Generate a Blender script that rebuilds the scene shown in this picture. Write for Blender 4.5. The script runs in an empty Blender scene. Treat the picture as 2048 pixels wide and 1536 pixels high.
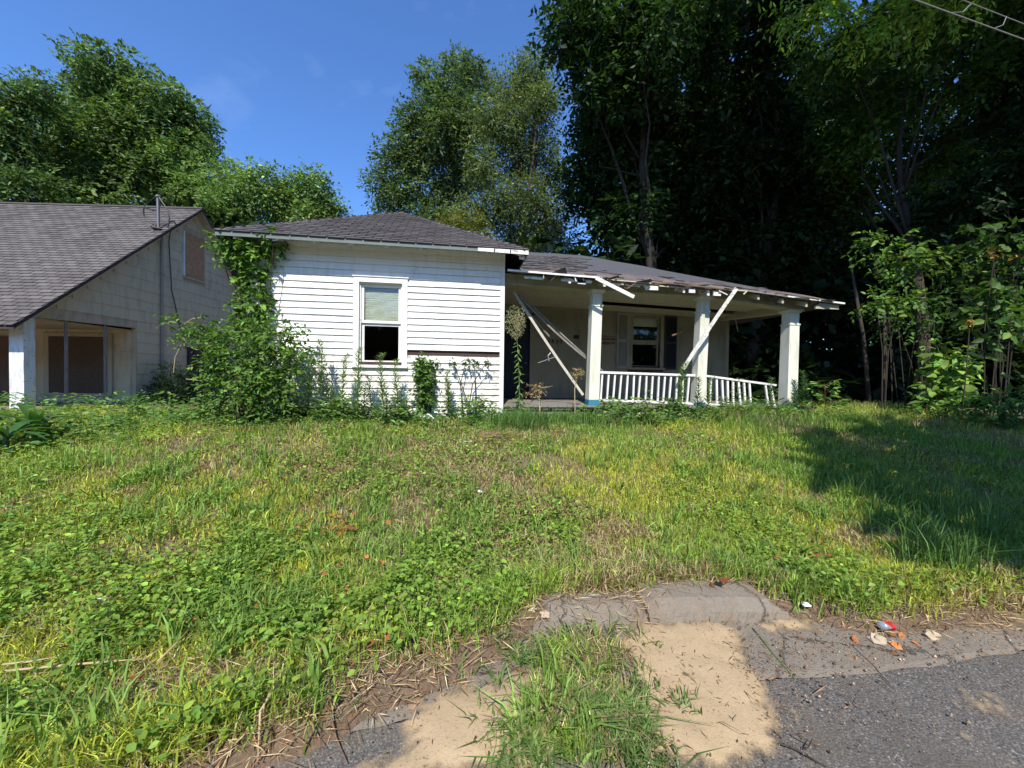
import bpy, math, random
import numpy as np
from mathutils import Vector, Matrix

random.seed(7)
rng = np.random.default_rng(11)
scene = bpy.context.scene
COL = scene.collection

# ------------------------------------------------------------------ camera
FPX = 769.0
YAW, PITCH, ROLL = math.radians(8.5), math.radians(1.0), math.radians(0.8)
CAM = np.array([0.0, 0.0, 1.6])
Fv = np.array([math.sin(YAW) * math.cos(PITCH), math.cos(YAW) * math.cos(PITCH), -math.sin(PITCH)])
R0 = np.array([math.cos(YAW), -math.sin(YAW), 0.0])
U0 = np.cross(R0, Fv)
Rv = R0 * math.cos(ROLL) + U0 * math.sin(ROLL)
Uv = U0 * math.cos(ROLL) - R0 * math.sin(ROLL)
cd = bpy.data.cameras.new("camera")
cam = bpy.data.objects.new("camera", cd)
COL.objects.link(cam)
cd.sensor_fit = 'HORIZONTAL'
cd.sensor_width = 36.0
cd.lens = 36.0 * FPX / 2048.0
cd.clip_start = 0.05
cd.clip_end = 2000.0
cam.matrix_world = Matrix(((Rv[0], Uv[0], -Fv[0], CAM[0]), (Rv[1], Uv[1], -Fv[1], CAM[1]),
                           (Rv[2], Uv[2], -Fv[2], CAM[2]), (0, 0, 0, 1)))
scene.camera = cam

# ------------------------------------------------------------------ world and sun
SUN_EL, SUN_AZ = math.radians(48.0), math.radians(11.0)   # sun stands behind the camera, 11 degrees to the left of the facade normal
world = bpy.data.worlds.new("World")
scene.world = world
world.use_nodes = True
wn = world.node_tree
for n in list(wn.nodes):
    wn.nodes.remove(n)
w_out = wn.nodes.new("ShaderNodeOutputWorld")
w_bg = wn.nodes.new("ShaderNodeBackground")
w_sky = wn.nodes.new("ShaderNodeTexSky")
w_sky.sky_type = 'NISHITA'
w_sky.sun_disc = False
w_sky.sun_elevation = SUN_EL
w_sky.sun_rotation = math.radians(180.0) + SUN_AZ
w_sky.altitude = 100.0
w_sky.air_density = 1.0
w_sky.dust_density = 0.35
w_sky.ozone_density = 1.5
w_bg.inputs["Strength"].default_value = 0.10
# a few faint cirrus wisps
w_tc = wn.nodes.new("ShaderNodeTexCoord")
w_map = wn.nodes.new("ShaderNodeMapping")
w_map.inputs["Rotation"].default_value = (0.3, 0.2, 0.6)
w_map.inputs["Scale"].default_value = (1.2, 3.4, 2.0)
w_no = wn.nodes.new("ShaderNodeTexNoise")
w_no.inputs["Scale"].default_value = 2.1
w_no.inputs["Detail"].default_value = 6.0
w_no.inputs["Roughness"].default_value = 0.55
w_no.inputs["Distortion"].default_value = 0.6
w_ramp = wn.nodes.new("ShaderNodeMapRange")
w_ramp.inputs["From Min"].default_value = 0.56
w_ramp.inputs["From Max"].default_value = 0.86
w_ramp.inputs["To Max"].default_value = 0.22
w_mix = wn.nodes.new("ShaderNodeMix")
w_mix.data_type = 'RGBA'
w_mix.inputs[7].default_value = (7.0, 8.6, 11.0, 1.0)
wn.links.new(w_tc.outputs["Generated"], w_map.inputs["Vector"])
wn.links.new(w_map.outputs["Vector"], w_no.inputs["Vector"])
wn.links.new(w_no.outputs["Fac"], w_ramp.inputs["Value"])
wn.links.new(w_ramp.outputs["Result"], w_mix.inputs[0])
w_tint = wn.nodes.new("ShaderNodeMix")
w_tint.data_type = 'RGBA'; w_tint.blend_type = 'MULTIPLY'
w_tint.inputs[0].default_value = 1.0
w_tint.inputs[7].default_value = (0.84, 1.26, 1.85, 1.0)
wn.links.new(w_sky.outputs["Color"], w_tint.inputs[6])
wn.links.new(w_tint.outputs[2], w_mix.inputs[6])
wn.links.new(w_mix.outputs[2], w_bg.inputs["Color"])
wn.links.new(w_bg.outputs["Background"], w_out.inputs["Surface"])

sl = bpy.data.lights.new("sun", 'SUN')
sl.energy = 4.9
sl.angle = math.radians(0.5)
sl.color = (1.0, 0.94, 0.83)
sun = bpy.data.objects.new("sun", sl)
COL.objects.link(sun)
SUND = Vector((-math.sin(SUN_AZ) * math.cos(SUN_EL), -math.cos(SUN_AZ) * math.cos(SUN_EL), math.sin(SUN_EL)))
sun.rotation_euler = SUND.to_track_quat('Z', 'Y').to_euler()
sun.location = (0, -10, 30)

scene.view_settings.view_transform = 'Standard'
scene.view_settings.look = 'None'
scene.view_settings.gamma = 1.0
scene.view_settings.exposure = 0.45
scene.view_settings.use_curve_mapping = False
scene.cycles.max_bounces = 6
scene.cycles.transparent_max_bounces = 6
scene.cycles.use_denoising = True

# ------------------------------------------------------------------ projection helpers (2048 px photo)
def ray(x, y):
    return Fv + Rv * (x - 1024.0) / FPX - Uv * (y - 768.0) / FPX
def at(x, y, t):
    return CAM + ray(x, y) * t
def onY(x, y, Y):
    d = ray(x, y)
    return CAM + d * (Y / d[1])
def onZ(x, y, z):
    d = ray(x, y)
    return CAM + d * ((z - CAM[2]) / d[2])
def proj(P):
    v = np.asarray(P) - CAM
    z = v @ Fv
    return 1024 + FPX * (v @ Rv) / z, 768 - FPX * (v @ Uv) / z, z

# ------------------------------------------------------------------ noise
def _h(ix, iy, s):
    n = np.sin(ix * 127.1 + iy * 311.7 + s * 74.7) * 43758.5453
    return n - np.floor(n)
def vnoise(x, y, s=0):
    x = np.asarray(x, float); y = np.asarray(y, float)
    ix = np.floor(x); iy = np.floor(y)
    fx = x - ix; fy = y - iy
    fx = fx * fx * (3 - 2 * fx); fy = fy * fy * (3 - 2 * fy)
    a = _h(ix, iy, s); b = _h(ix + 1, iy, s); c = _h(ix, iy + 1, s); d = _h(ix + 1, iy + 1, s)
    return a + (b - a) * fx + (c - a) * fy + (a - b - c + d) * fx * fy
def fbm(x, y, s=0, o=4):
    r = 0; a = 0.5; t = 0
    for k in range(o):
        r = r + a * vnoise(x * 2 ** k, y * 2 ** k, s + k * 3); t += a; a *= 0.5
    return r / t
def sstep(a, b, x):
    t = np.clip((np.asarray(x, float) - a) / (b - a), 0, 1)
    return t * t * (3 - 2 * t)

# ------------------------------------------------------------------ object helpers
WM = {}
def tag(o, label=None, cat=None, group=None, kind=None):
    if label: o["label"] = label
    if cat: o["category"] = cat
    if group: o["group"] = group
    if kind: o["kind"] = kind
    return o
def setparent(o, p):
    if p is not None:
        o.parent = p
        o.matrix_parent_inverse = WM.get(p.name, Matrix.Identity(4)).inverted()
def empty(name, loc, label, cat, group=None):
    o = bpy.data.objects.new(name, None)
    COL.objects.link(o)
    o.empty_display_size = 0.2
    o.location = loc
    WM[o.name] = Matrix.Translation(Vector(loc))
    return tag(o, label, cat, group)
def link_mesh(name, me, mat=None, parent=None, M=None):
    o = bpy.data.objects.new(name, me)
    COL.objects.link(o)
    if mat is not None and len(me.materials) == 0:
        me.materials.append(mat)
    if M is not None:
        o.matrix_basis = M
        WM[o.name] = M
    else:
        WM[o.name] = Matrix.Identity(4)
    setparent(o, parent)
    return o

class MB:
    """collects solids for one mesh"""
    def __init__(s):
        s.v = []; s.f = []
    def add(s, vs, fs):
        n = len(s.v)
        s.v += [tuple(map(float, v)) for v in vs]
        s.f += [tuple(i + n for i in f) for f in fs]
        return s
    def hexa(s, p):            # 8 points: bottom 0-3, top 4-7 (ccw)
        return s.add(p, [(3, 2, 1, 0), (4, 5, 6, 7), (0, 1, 5, 4), (1, 2, 6, 5), (2, 3, 7, 6), (3, 0, 4, 7)])
    def box(s, x0, x1, y0, y1, z0, z1):
        return s.hexa([(x0, y0, z0), (x1, y0, z0), (x1, y1, z0), (x0, y1, z0),
                       (x0, y0, z1), (x1, y0, z1), (x1, y1, z1), (x0, y1, z1)])
    def beam(s, a, b, w, h, up=(0, 0, 1)):
        a = Vector(a); b = Vector(b)
        d = (b - a).normalized()
        sd = d.cross(Vector(up))
        if sd.length < 1e-4: sd = d.cross(Vector((1, 0, 0)))
        sd.normalize(); u = sd.cross(d)
        sd *= w / 2; u *= h / 2
        return s.hexa([a - sd - u, a + sd - u, b + sd - u, b - sd - u, a - sd + u, a + sd + u, b + sd + u, b - sd + u])
    def tube(s, pts, rad, n=6):
        pts = [Vector(p) for p in pts]
        if not hasattr(rad, '__len__'): rad = [rad] * len(pts)
        base = len(s.v); ref = Vector((0.31, 0.87, 0.2))
        for i, p in enumerate(pts):
            d = (pts[min(i + 1, len(pts) - 1)] - pts[max(i - 1, 0)]).normalized()
            a = d.cross(ref)
            if a.length < 1e-3: a = d.cross(Vector((0, 0, 1)))
            a.normalize(); b = d.cross(a)
            for k in range(n):
                t = 2 * math.pi * k / n
                s.v.append(tuple(p + (a * math.cos(t) + b * math.sin(t)) * rad[i]))
        for i in range(len(pts) - 1):
            for k in range(n):
                k2 = (k + 1) % n
                s.f.append((base + i * n + k, base + i * n + k2, base + (i + 1) * n + k2, base + (i + 1) * n + k))
        s.f.append(tuple(base + k for k in reversed(range(n))))
        s.f.append(tuple(base + (len(pts) - 1) * n + k for k in range(n)))
        return s
    def poly_slab(s, pts, off):     # a planar polygon given thickness
        n = len(pts); off = Vector(off)
        p = [Vector(q) for q in pts]
        return s.add(p + [q + off for q in p], [tuple(range(n)), tuple(reversed(range(n, 2 * n)))] +
                     [(i, i + n, (i + 1) % n + n, (i + 1) % n) for i in range(n)])
    def mesh(s, name, smooth=False):
        me = bpy.data.meshes.new(name)
        me.from_pydata(s.v, [], s.f)
        if smooth:
            me.polygons.foreach_set("use_smooth", [True] * len(me.polygons))
        me.update()
        return me
    def build(s, name, mat, parent=None, smooth=False, bevel=0.0):
        o = link_mesh(name, s.mesh(name, smooth), mat, parent)
        if bevel:
            m = o.modifiers.new("bevel", 'BEVEL'); m.width = bevel; m.segments = 2; m.limit_method = 'ANGLE'
        return o

def big_mesh(name, V, Fa, mat, parent=None, col=None, smooth=False):
    """V (n,3), Fa (m,k) numpy -> mesh object, fast"""
    me = bpy.data.meshes.new(name)
    V = np.ascontiguousarray(V, np.float32); Fa = np.ascontiguousarray(Fa, np.int32)
    m, k = Fa.shape
    me.vertices.add(len(V)); me.vertices.foreach_set("co", V.ravel())
    me.loops.add(m * k); me.loops.foreach_set("vertex_index", Fa.ravel())
    me.polygons.add(m); me.polygons.foreach_set("loop_start", np.arange(0, m * k, k, dtype=np.int32))
    if smooth:
        me.polygons.foreach_set("use_smooth", np.ones(m, bool))
    if col is not None:
        at_ = me.attributes.new("col", 'FLOAT_COLOR', 'POINT')
        c4 = np.ones((len(V), 4), np.float32); c4[:, :3] = col
        at_.data.foreach_set("color", c4.ravel())
    me.update(calc_edges=True)
    return link_mesh(name, me, mat, parent)

# ------------------------------------------------------------------ materials
def nodes_of(name):
    m = bpy.data.materials.new(name)
    m.use_nodes = True
    nt = m.node_tree
    return m, nt, nt.nodes["Principled BSDF"]
def N(nt, t, **kw):
    n = nt.nodes.new("ShaderNode" + t)
    for k, v in kw.items():
        if k in n.inputs: n.inputs[k].default_value = v
        else: setattr(n, k, v)
    return n
def coords(nt, scale=(1, 1, 1), kind="Object"):
    tc = nt.nodes.new("ShaderNodeTexCoord")
    mp = nt.nodes.new("ShaderNodeMapping")
    mp.inputs["Scale"].default_value = scale
    if kind == "World":
        g = nt.nodes.new("ShaderNodeNewGeometry")
        nt.links.new(g.outputs["Position"], mp.inputs["Vector"])
    else:
        nt.links.new(tc.outputs[kind], mp.inputs["Vector"])
    return mp.outputs["Vector"]
def noise(nt, vec, scale, detail=5, rough=0.6, dist=0.0):
    n = N(nt, "TexNoise", Scale=scale, Detail=detail, Roughness=rough, Distortion=dist)
    nt.links.new(vec, n.inputs["Vector"])
    return n.outputs["Fac"]
def ramp(nt, fac, stops):
    r = nt.nodes.new("ShaderNodeValToRGB")
    el = r.color_ramp.elements
    while len(el) < len(stops): el.new(0.5)
    for e, (p, c) in zip(el, stops):
        e.position = p
        e.color = (c[0], c[1], c[2], 1) if hasattr(c, '__len__') else (c, c, c, 1)
    nt.links.new(fac, r.inputs["Fac"])
    return r.outputs["Color"]
def mix(nt, fac, a, b, mode='MIX'):
    m = nt.nodes.new("ShaderNodeMix"); m.data_type = 'RGBA'; m.blend_type = mode
    for sock, v in ((0, fac), (6, a), (7, b)):
        if hasattr(v, 'default_value') or hasattr(v, 'is_linked'): nt.links.new(v, m.inputs[sock])
        elif hasattr(v, '__len__'): m.inputs[sock].default_value = (v[0], v[1], v[2], 1)
        else: m.inputs[sock].default_value = v
    return m.outputs[2]
def bump(nt, b, h, strength=0.3, dist=0.01):
    n = N(nt, "Bump", Strength=strength, Distance=dist)
    nt.links.new(h, n.inputs["Height"])
    nt.links.new(n.outputs["Normal"], b.inputs["Normal"])

def mat_paint(name, base, dirt=(0.30, 0.27, 0.20), amount=0.5, peel=0.0, peelcol=(0.22, 0.19, 0.15), streak=(3, 3, 0.7), vary=0.12):
    m, nt, b = nodes_of(name)
    v = coords(nt, streak, "World"); v2 = coords(nt, (1, 1, 1), "World")
    n1 = noise(nt, v, 2.2, 7, 0.62, 0.4)
    c = mix(nt, ramp(nt, n1, [(0.48, 0.0), (0.80, amount)]), base, dirt)
    oi = nt.nodes.new("ShaderNodeObjectInfo")
    c = mix(nt, vary, c, ramp(nt, oi.outputs["Random"], [(0, [x * 0.72 for x in base]), (1, [min(1, x * 1.04) for x in base])]))
    n2 = noise(nt, v2, 55, 3, 0.7)
    c = mix(nt, ramp(nt, n2, [(0.62, 0.0), (0.78, 0.35 * amount)]), c, dirt)
    h = n2
    if peel:
        vp = coords(nt, (5, 5, 16), "World")
        n3 = noise(nt, vp, 1.5, 6, 0.66, 0.5)
        pm = ramp(nt, n3, [(0.70 - peel * 0.2, 0.0), (0.72 - peel * 0.2, 1.0)])
        c = mix(nt, pm, c, peelcol)
        h = pm
    nt.links.new(c, b.inputs["Base Color"])
    b.inputs["Roughness"].default_value = 0.6
    b.inputs["Specular IOR Level"].default_value = 0.3
    bump(nt, b, h, 0.25, 0.004)
    return m

M = {}
M['white'] = mat_paint("white_paint", (0.78, 0.77, 0.735), dirt=(0.40, 0.36, 0.28), amount=0.55, peel=0.06, peelcol=(0.40, 0.36, 0.30), vary=0.16)
M['white_peel'] = mat_paint("peeling_white_paint", (0.74, 0.73, 0.685), amount=0.75, peel=0.62, peelcol=(0.34, 0.31, 0.26))
M['trim'] = mat_paint("trim_white_paint", (0.78, 0.77, 0.735), amount=0.45, peel=0.30, peelcol=(0.30, 0.27, 0.22))
M['column'] = mat_paint("mildewed_white_paint", (0.70, 0.70, 0.60), dirt=(0.33, 0.33, 0.18), amount=0.75, peel=0.05)
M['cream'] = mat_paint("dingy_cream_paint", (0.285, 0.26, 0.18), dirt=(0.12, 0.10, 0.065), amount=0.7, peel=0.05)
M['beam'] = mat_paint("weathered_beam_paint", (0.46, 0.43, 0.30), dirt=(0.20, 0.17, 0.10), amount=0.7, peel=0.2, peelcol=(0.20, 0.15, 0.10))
M['blue'] = mat_paint("blue_paint", (0.03, 0.20, 0.30), dirt=(0.05, 0.06, 0.05), amount=0.5, peel=0.3, peelcol=(0.02, 0.06, 0.09))
M['postblue'] = mat_paint("pale_blue_white_paint", (0.74, 0.77, 0.76), dirt=(0.05, 0.06, 0.05), amount=0.75, peel=0.32, peelcol=(0.10, 0.11, 0.10), streak=(6, 6, 0.9))
M['greysiding'] = mat_paint("grey_green_siding", (0.58, 0.50, 0.325), dirt=(0.22, 0.185, 0.11), amount=0.6, vary=0.10)
M['fascia'] = mat_paint("shaded_green_grey_paint", (0.15, 0.18, 0.165), dirt=(0.08, 0.08, 0.07), amount=0.6, peel=0.1)  # shade under the shingle edge is painted into this darker fascia colour
M['greytrim'] = mat_paint("grey_trim", (0.46, 0.40, 0.27), dirt=(0.15, 0.12, 0.08), amount=0.7)
M['shutter_pale'] = mat_paint("faded_shutter", (0.30, 0.29, 0.24), dirt=(0.12, 0.11, 0.08), amount=0.8)
M['shutter_dark'] = mat_paint("black_shutter", (0.022, 0.026, 0.03), dirt=(0.05, 0.05, 0.045), amount=0.5)
M['door'] = mat_paint("navy_door", (0.012, 0.018, 0.032), dirt=(0.03, 0.03, 0.03), amount=0.4)
M['interior'] = mat_paint("interior_plaster", (0.20, 0.19, 0.17), amount=0.5)

def mat_wood(name, c1, c2, scale=(18, 18, 1.2), rough=0.8):
    m, nt, b = nodes_of(name)
    v = coords(nt, scale)
    n1 = noise(nt, v, 2.5, 6, 0.65, 0.6)
    n2 = noise(nt, coords(nt, (1, 1, 1), "World"), 3.0, 4)
    c = mix(nt, n2, ramp(nt, n1, [(0.3, c1), (0.72, c2)]), c1, 'MULTIPLY')
    c = mix(nt, 0.65, c, ramp(nt, n1, [(0.3, c1), (0.72, c2)]))
    nt.links.new(c, b.inputs["Base Color"])
    b.inputs["Roughness"].default_value = rough
    bump(nt, b, n1, 0.4, 0.004)
    return m
M['greywood'] = mat_wood("grey_weathered_wood", (0.16, 0.145, 0.125), (0.34, 0.32, 0.29))
M['brownwood'] = mat_wood("brown_old_wood", (0.10, 0.055, 0.035), (0.24, 0.15, 0.095))
M['darkwood'] = mat_wood("dark_rotten_wood", (0.035, 0.025, 0.02), (0.085, 0.06, 0.048))
M['paleboard'] = mat_wood("pale_board", (0.46, 0.42, 0.33), (0.66, 0.63, 0.54))
M['bark'] = mat_wood("bark", (0.028, 0.021, 0.015), (0.075, 0.058, 0.042), scale=(5, 5, 1.2), rough=0.95)

def mat_osb(name, a, b_):
    m, nt, b = nodes_of(name)
    v = coords(nt, (1, 1, 1), "World")
    vo = N(nt, "TexVoronoi", Scale=16.0); nt.links.new(v, vo.inputs["Vector"])
    n1 = noise(nt, v, 30, 4)
    c = mix(nt, 0.45, ramp(nt, vo.outputs["Color"], [(0.2, a), (0.8, b_)]), ramp(nt, n1, [(0.3, a), (0.7, b_)]))
    nt.links.new(c, b.inputs["Base Color"]); b.inputs["Roughness"].default_value = 0.85
    return m
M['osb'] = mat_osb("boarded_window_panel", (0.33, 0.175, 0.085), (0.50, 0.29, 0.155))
M['osb_shaded'] = mat_osb("shaded_boarding_panel", (0.075, 0.050, 0.030), (0.115, 0.076, 0.046))  # darker copy of the panel, with the porch shade put into its colour

def mat_shingle(name, c1, c2, streak=0.0):
    m, nt, b = nodes_of(name)
    v = coords(nt, (1, 1, 1), "World")
    g = nt.nodes.new("ShaderNodeNewGeometry"); oi = nt.nodes.new("ShaderNodeObjectInfo")
    ad = N(nt, "Math", operation='ADD'); fr = N(nt, "Math", operation='FRACT')
    nt.links.new(g.outputs["Random Per Island"], ad.inputs[0]); nt.links.new(oi.outputs["Random"], ad.inputs[1])
    nt.links.new(ad.outputs[0], fr.inputs[0])
    c = ramp(nt, fr.outputs[0], [(0.0, c1), (1.0, c2)])
    gr = noise(nt, v, 260, 2, 0.8)
    c = mix(nt, 0.6, c, ramp(nt, gr, [(0.3, 0.25), (0.72, 1.0)]), 'MULTIPLY')
    big = noise(nt, v, 0.9, 5, 0.6)
    c = mix(nt, ramp(nt, big, [(0.42, 0.0), (0.72, 0.45)]), c, (0.17, 0.155, 0.14))
    nt.links.new(c, b.inputs["Base Color"])
    b.inputs["Roughness"].default_value = 0.95
    b.inputs["Specular IOR Level"].default_value = 0.15
    bump(nt, b, gr, 0.5, 0.003)
    return m
M['shingle'] = mat_shingle("charcoal_shingle", (0.085, 0.078, 0.082), (0.150, 0.138, 0.140))
M['shingle2'] = mat_shingle("grey_brown_shingle", (0.105, 0.094, 0.090), (0.185, 0.168, 0.160))

m, nt, b = nodes_of("torn_roofing_felt")
v = coords(nt, (1, 1, 1), "World")
n1 = noise(nt, v, 1.6, 8, 0.68, 0.5); n2 = noise(nt, v, 22, 6, 0.7)
c = mix(nt, n2, (0.030, 0.032, 0.042), (0.105, 0.104, 0.115))
sep = N(nt, "SeparateXYZ"); nt.links.new(v, sep.inputs[0])
mr = N(nt, "MapRange"); mr.inputs["From Min"].default_value = 8.9; mr.inputs["From Max"].default_value = 7.4
nt.links.new(sep.outputs["Y"], mr.inputs["Value"])
mu = N(nt, "Math", operation='MULTIPLY'); nt.links.new(mr.outputs[0], mu.inputs[0]); nt.links.new(ramp(nt, n1, [(0.38, 0.0), (0.60, 1.0)]), mu.inputs[1])
c = mix(nt, mu.outputs[0], c, mix(nt, n2, (0.14, 0.075, 0.05), (0.34, 0.24, 0.18)))
nt.links.new(c, b.inputs["Base Color"]); b.inputs["Roughness"].default_value = 0.85
bump(nt, b, n1, 0.8, 0.03)
M['felt'] = m

m, nt, b = nodes_of("asphalt")
v = coords(nt, (1, 1, 1), "World")
vo = N(nt, "TexVoronoi", Scale=95.0); nt.links.new(v, vo.inputs["Vector"])
vo2 = N(nt, "TexVoronoi", Scale=190.0); nt.links.new(v, vo2.inputs["Vector"])
n1 = noise(nt, v, 2.2, 6, 0.6)
c = ramp(nt, vo.outputs["Color"], [(0.1, (0.072, 0.066, 0.060)), (0.62, (0.145, 0.135, 0.123)), (0.86, (0.26, 0.24, 0.215)), (0.97, (0.48, 0.44, 0.39))])
c = mix(nt, ramp(nt, vo.outputs["Distance"], [(0.30, 0.0), (0.62, 0.85)]), c, (0.046, 0.041, 0.037))
c = mix(nt, 0.30, c, ramp(nt, vo2.outputs["Color"], [(0.3, (0.058, 0.054, 0.048)), (0.95, (0.31, 0.285, 0.25))]))
c = mix(nt, ramp(nt, n1, [(0.45, 0.0), (0.72, 0.55)]), c, (0.185, 0.15, 0.11))
c = mix(nt, ramp(nt, noise(nt, v, 1.1, 6, .7), [(0.52, 0.0), (0.66, .5)]), c, (0.06, 0.054, 0.048))
nt.links.new(c, b.inputs["Base Color"]); b.inputs["Roughness"].default_value = 0.8
bump(nt, b, vo.outputs["Distance"], 0.8, 0.004)
M['asphalt'] = m

m, nt, b = nodes_of("old_concrete")
v = coords(nt, (1, 1, 1), "World")
n1 = noise(nt, v, 3.5, 8, 0.65); n2 = noise(nt, v, 70, 5, 0.75)
c = mix(nt, n1, (0.17, 0.145, 0.115), (0.33, 0.285, 0.225))
c = mix(nt, ramp(nt, n2, [(0.42, 0.0), (0.68, 0.7)]), c, (0.17, 0.15, 0.125))
c = mix(nt, ramp(nt, noise(nt, v, 1.3, 5), [(0.5, 0.0), (0.65, 0.6)]), c, (0.21, 0.165, 0.12))
cv = N(nt, "TexVoronoi", Scale=1.15); cv.feature = 'DISTANCE_TO_EDGE'
nt.links.new(mix(nt, .30, v, noise(nt, v, 3.0, 7, .75)), cv.inputs["Vector"])
ck = ramp(nt, cv.outputs["Distance"], [(0.0, 1.0), (0.010, 0.0)])
c = mix(nt, ck, c, (0.06, 0.045, 0.03))
c = mix(nt, ramp(nt, noise(nt, v, 9, 6, .75), [(0.50, 0.0), (0.64, .75)]), c, (0.24, 0.17, 0.11))
nt.links.new(c, b.inputs["Base Color"]); b.inputs["Roughness"].default_value = 0.9
bump(nt, b, mix(nt, ck, n2, (0, 0, 0)), 1.0, 0.012)
M['concrete'] = m

m, nt, b = nodes_of("sand")
v = coords(nt, (1, 1, 1), "World")
n1 = noise(nt, v, 4, 7, 0.6); n2 = noise(nt, v, 240, 3, 0.8); n3 = noise(nt, v, 62, 4, 0.75)
c = mix(nt, n1, (0.33, 0.235, 0.13), (0.50, 0.375, 0.225))
c = mix(nt, ramp(nt, n2, [(0.52, 0.0), (0.66, 0.55)]), c, (0.22, 0.15, 0.095))
c = mix(nt, ramp(nt, n3, [(0.585, 0.0), (0.65, 0.75)]), c, (0.15, 0.105, 0.07))
nt.links.new(c, b.inputs["Base Color"]); b.inputs["Roughness"].default_value = 0.95
bump(nt, b, n3, 0.6, 0.006)
sa = nt.nodes.new("ShaderNodeAttribute"); sa.attribute_name = "col"
g1_ = N(nt, "Math", operation='MULTIPLY_ADD'); g1_.inputs[1].default_value = .55
nt.links.new(noise(nt, v, 160, 5, .85), g1_.inputs[0]); nt.links.new(sa.outputs["Fac"], g1_.inputs[2])
g2_ = N(nt, "MapRange"); g2_.inputs["From Min"].default_value = .66; g2_.inputs["From Max"].default_value = .98
nt.links.new(g1_.outputs[0], g2_.inputs["Value"])
tp = nt.nodes.new("ShaderNodeBsdfTransparent"); ms = nt.nodes.new("ShaderNodeMixShader")
nt.links.new(g2_.outputs[0], ms.inputs[0]); nt.links.new(tp.outputs[0], ms.inputs[1]); nt.links.new(b.outputs[0], ms.inputs[2])
nt.links.new(ms.outputs[0], [q for q in nt.nodes if q.type == 'OUTPUT_MATERIAL'][0].inputs["Surface"])
M['sand'] = m

m, nt, b = nodes_of("soil")
v = coords(nt, (1, 1, 1), "World")
n1 = noise(nt, v, 1.7, 8, 0.65); n2 = noise(nt, v, 45, 5, 0.75)
c = mix(nt, n1, (0.075, 0.047, 0.03), (0.20, 0.135, 0.085))
c = mix(nt, ramp(nt, n2, [(0.45, 0.0), (0.7, 0.7)]), c, (0.27, 0.20, 0.13))
nt.links.new(c, b.inputs["Base Color"]); b.inputs["Roughness"].default_value = 0.95
bump(nt, b, n2, 0.9, 0.02)
M['soil'] = m

def mat_leaf(name, trans=0.35, rough=0.5, gain=(1, 1, 1), tgain=(1.15, 1.25, 0.55), spec=0.35):
    m, nt, b = nodes_of(name)
    a = nt.nodes.new("ShaderNodeAttribute"); a.attribute_name = "col"
    c = mix(nt, 1.0, a.outputs["Color"], gain, 'MULTIPLY')
    v = coords(nt, (1, 1, 1), "World")
    n1 = noise(nt, v, 14, 3)
    c = mix(nt, 0.45, c, ramp(nt, n1, [(0.3, 0.55), (0.7, 1.25)]), 'MULTIPLY')
    nt.links.new(c, b.inputs["Base Color"])
    b.inputs["Roughness"].default_value = rough
    b.inputs["Specular IOR Level"].default_value = spec
    tr = nt.nodes.new("ShaderNodeBsdfTranslucent")
    nt.links.new(mix(nt, 1.0, c, tgain, 'MULTIPLY'), tr.inputs["Color"])
    ms = nt.nodes.new("ShaderNodeMixShader"); ms.inputs[0].default_value = trans
    out = [n for n in nt.nodes if n.type == 'OUTPUT_MATERIAL'][0]
    nt.links.new(b.outputs[0], ms.inputs[1]); nt.links.new(tr.outputs[0], ms.inputs[2])
    nt.links.new(ms.outputs[0], out.inputs["Surface"])
    return m
M['leaf'] = mat_leaf("leaf", 0.38, spec=0.22)
M['grass'] = mat_leaf("grass_blade", 0.34, 0.55, spec=0.25)
M['dry'] = mat_leaf("dry_stalk", 0.2, 0.8, tgain=(1, 0.95, 0.8), spec=0.1)

def mat_plain(name, c, rough=0.6, metal=0.0, vary=0.25, spec=0.4):
    m, nt, b = nodes_of(name)
    n1 = noise(nt, coords(nt, (1, 1, 1), "World"), 20, 5, 0.65)
    nt.links.new(mix(nt, n1, [x * (1 - vary) for x in c], [min(1, x * (1 + vary)) for x in c]), b.inputs["Base Color"])
    b.inputs["Roughness"].default_value = rough; b.inputs["Metallic"].default_value = metal
    b.inputs["Specular IOR Level"].default_value = spec
    return m
M['stem'] = mat_plain("green_stem", (0.11, 0.15, 0.05), 0.7)
M['drystem'] = mat_plain("dry_stem", (0.42, 0.33, 0.19), 0.85)
M['redstem'] = mat_plain("red_stem", (0.13, 0.045, 0.04), 0.6)
M['cable'] = mat_plain("black_cable", (0.02, 0.02, 0.022), 0.55)
M['wire'] = mat_plain("grey_wire", (0.30, 0.30, 0.29), 0.5, 0.3)
M['pipe'] = mat_plain("painted_conduit", (0.31, 0.28, 0.22), 0.6)
M['metal'] = mat_plain("galvanised_metal", (0.17, 0.165, 0.16), 0.5, 0.6)
M['blind'] = mat_plain("yellowed_blind", (0.80, 0.76, 0.60), 0.5, vary=0.12)
M['paper'] = mat_plain("white_litter", (0.72, 0.73, 0.74), 0.5, vary=0.1)
M['can_red'] = mat_plain("red_print", (0.62, 0.02, 0.03), 0.3, 0.2)
M['can_silver'] = mat_plain("silver_print", (0.55, 0.57, 0.60), 0.28, 0.7)
M['stone'] = mat_plain("pale_stone", (0.42, 0.34, 0.24), 0.9)
M['black'] = mat_plain("black_digit", (0.012, 0.012, 0.012), 0.5)
M['sheath'] = mat_wood("rotten_sheathing", (0.03, 0.018, 0.014), (0.11, 0.060, 0.040), scale=(1.5, 1.5, 14))
m, nt, b = nodes_of("window_glass")
gt = nt.nodes.new("ShaderNodeBsdfTransparent"); gt.inputs[0].default_value = (.86, .90, .89, 1)
gg = nt.nodes.new("ShaderNodeBsdfGlossy"); gg.inputs["Roughness"].default_value = .04
gm = nt.nodes.new("ShaderNodeMixShader")
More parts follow.
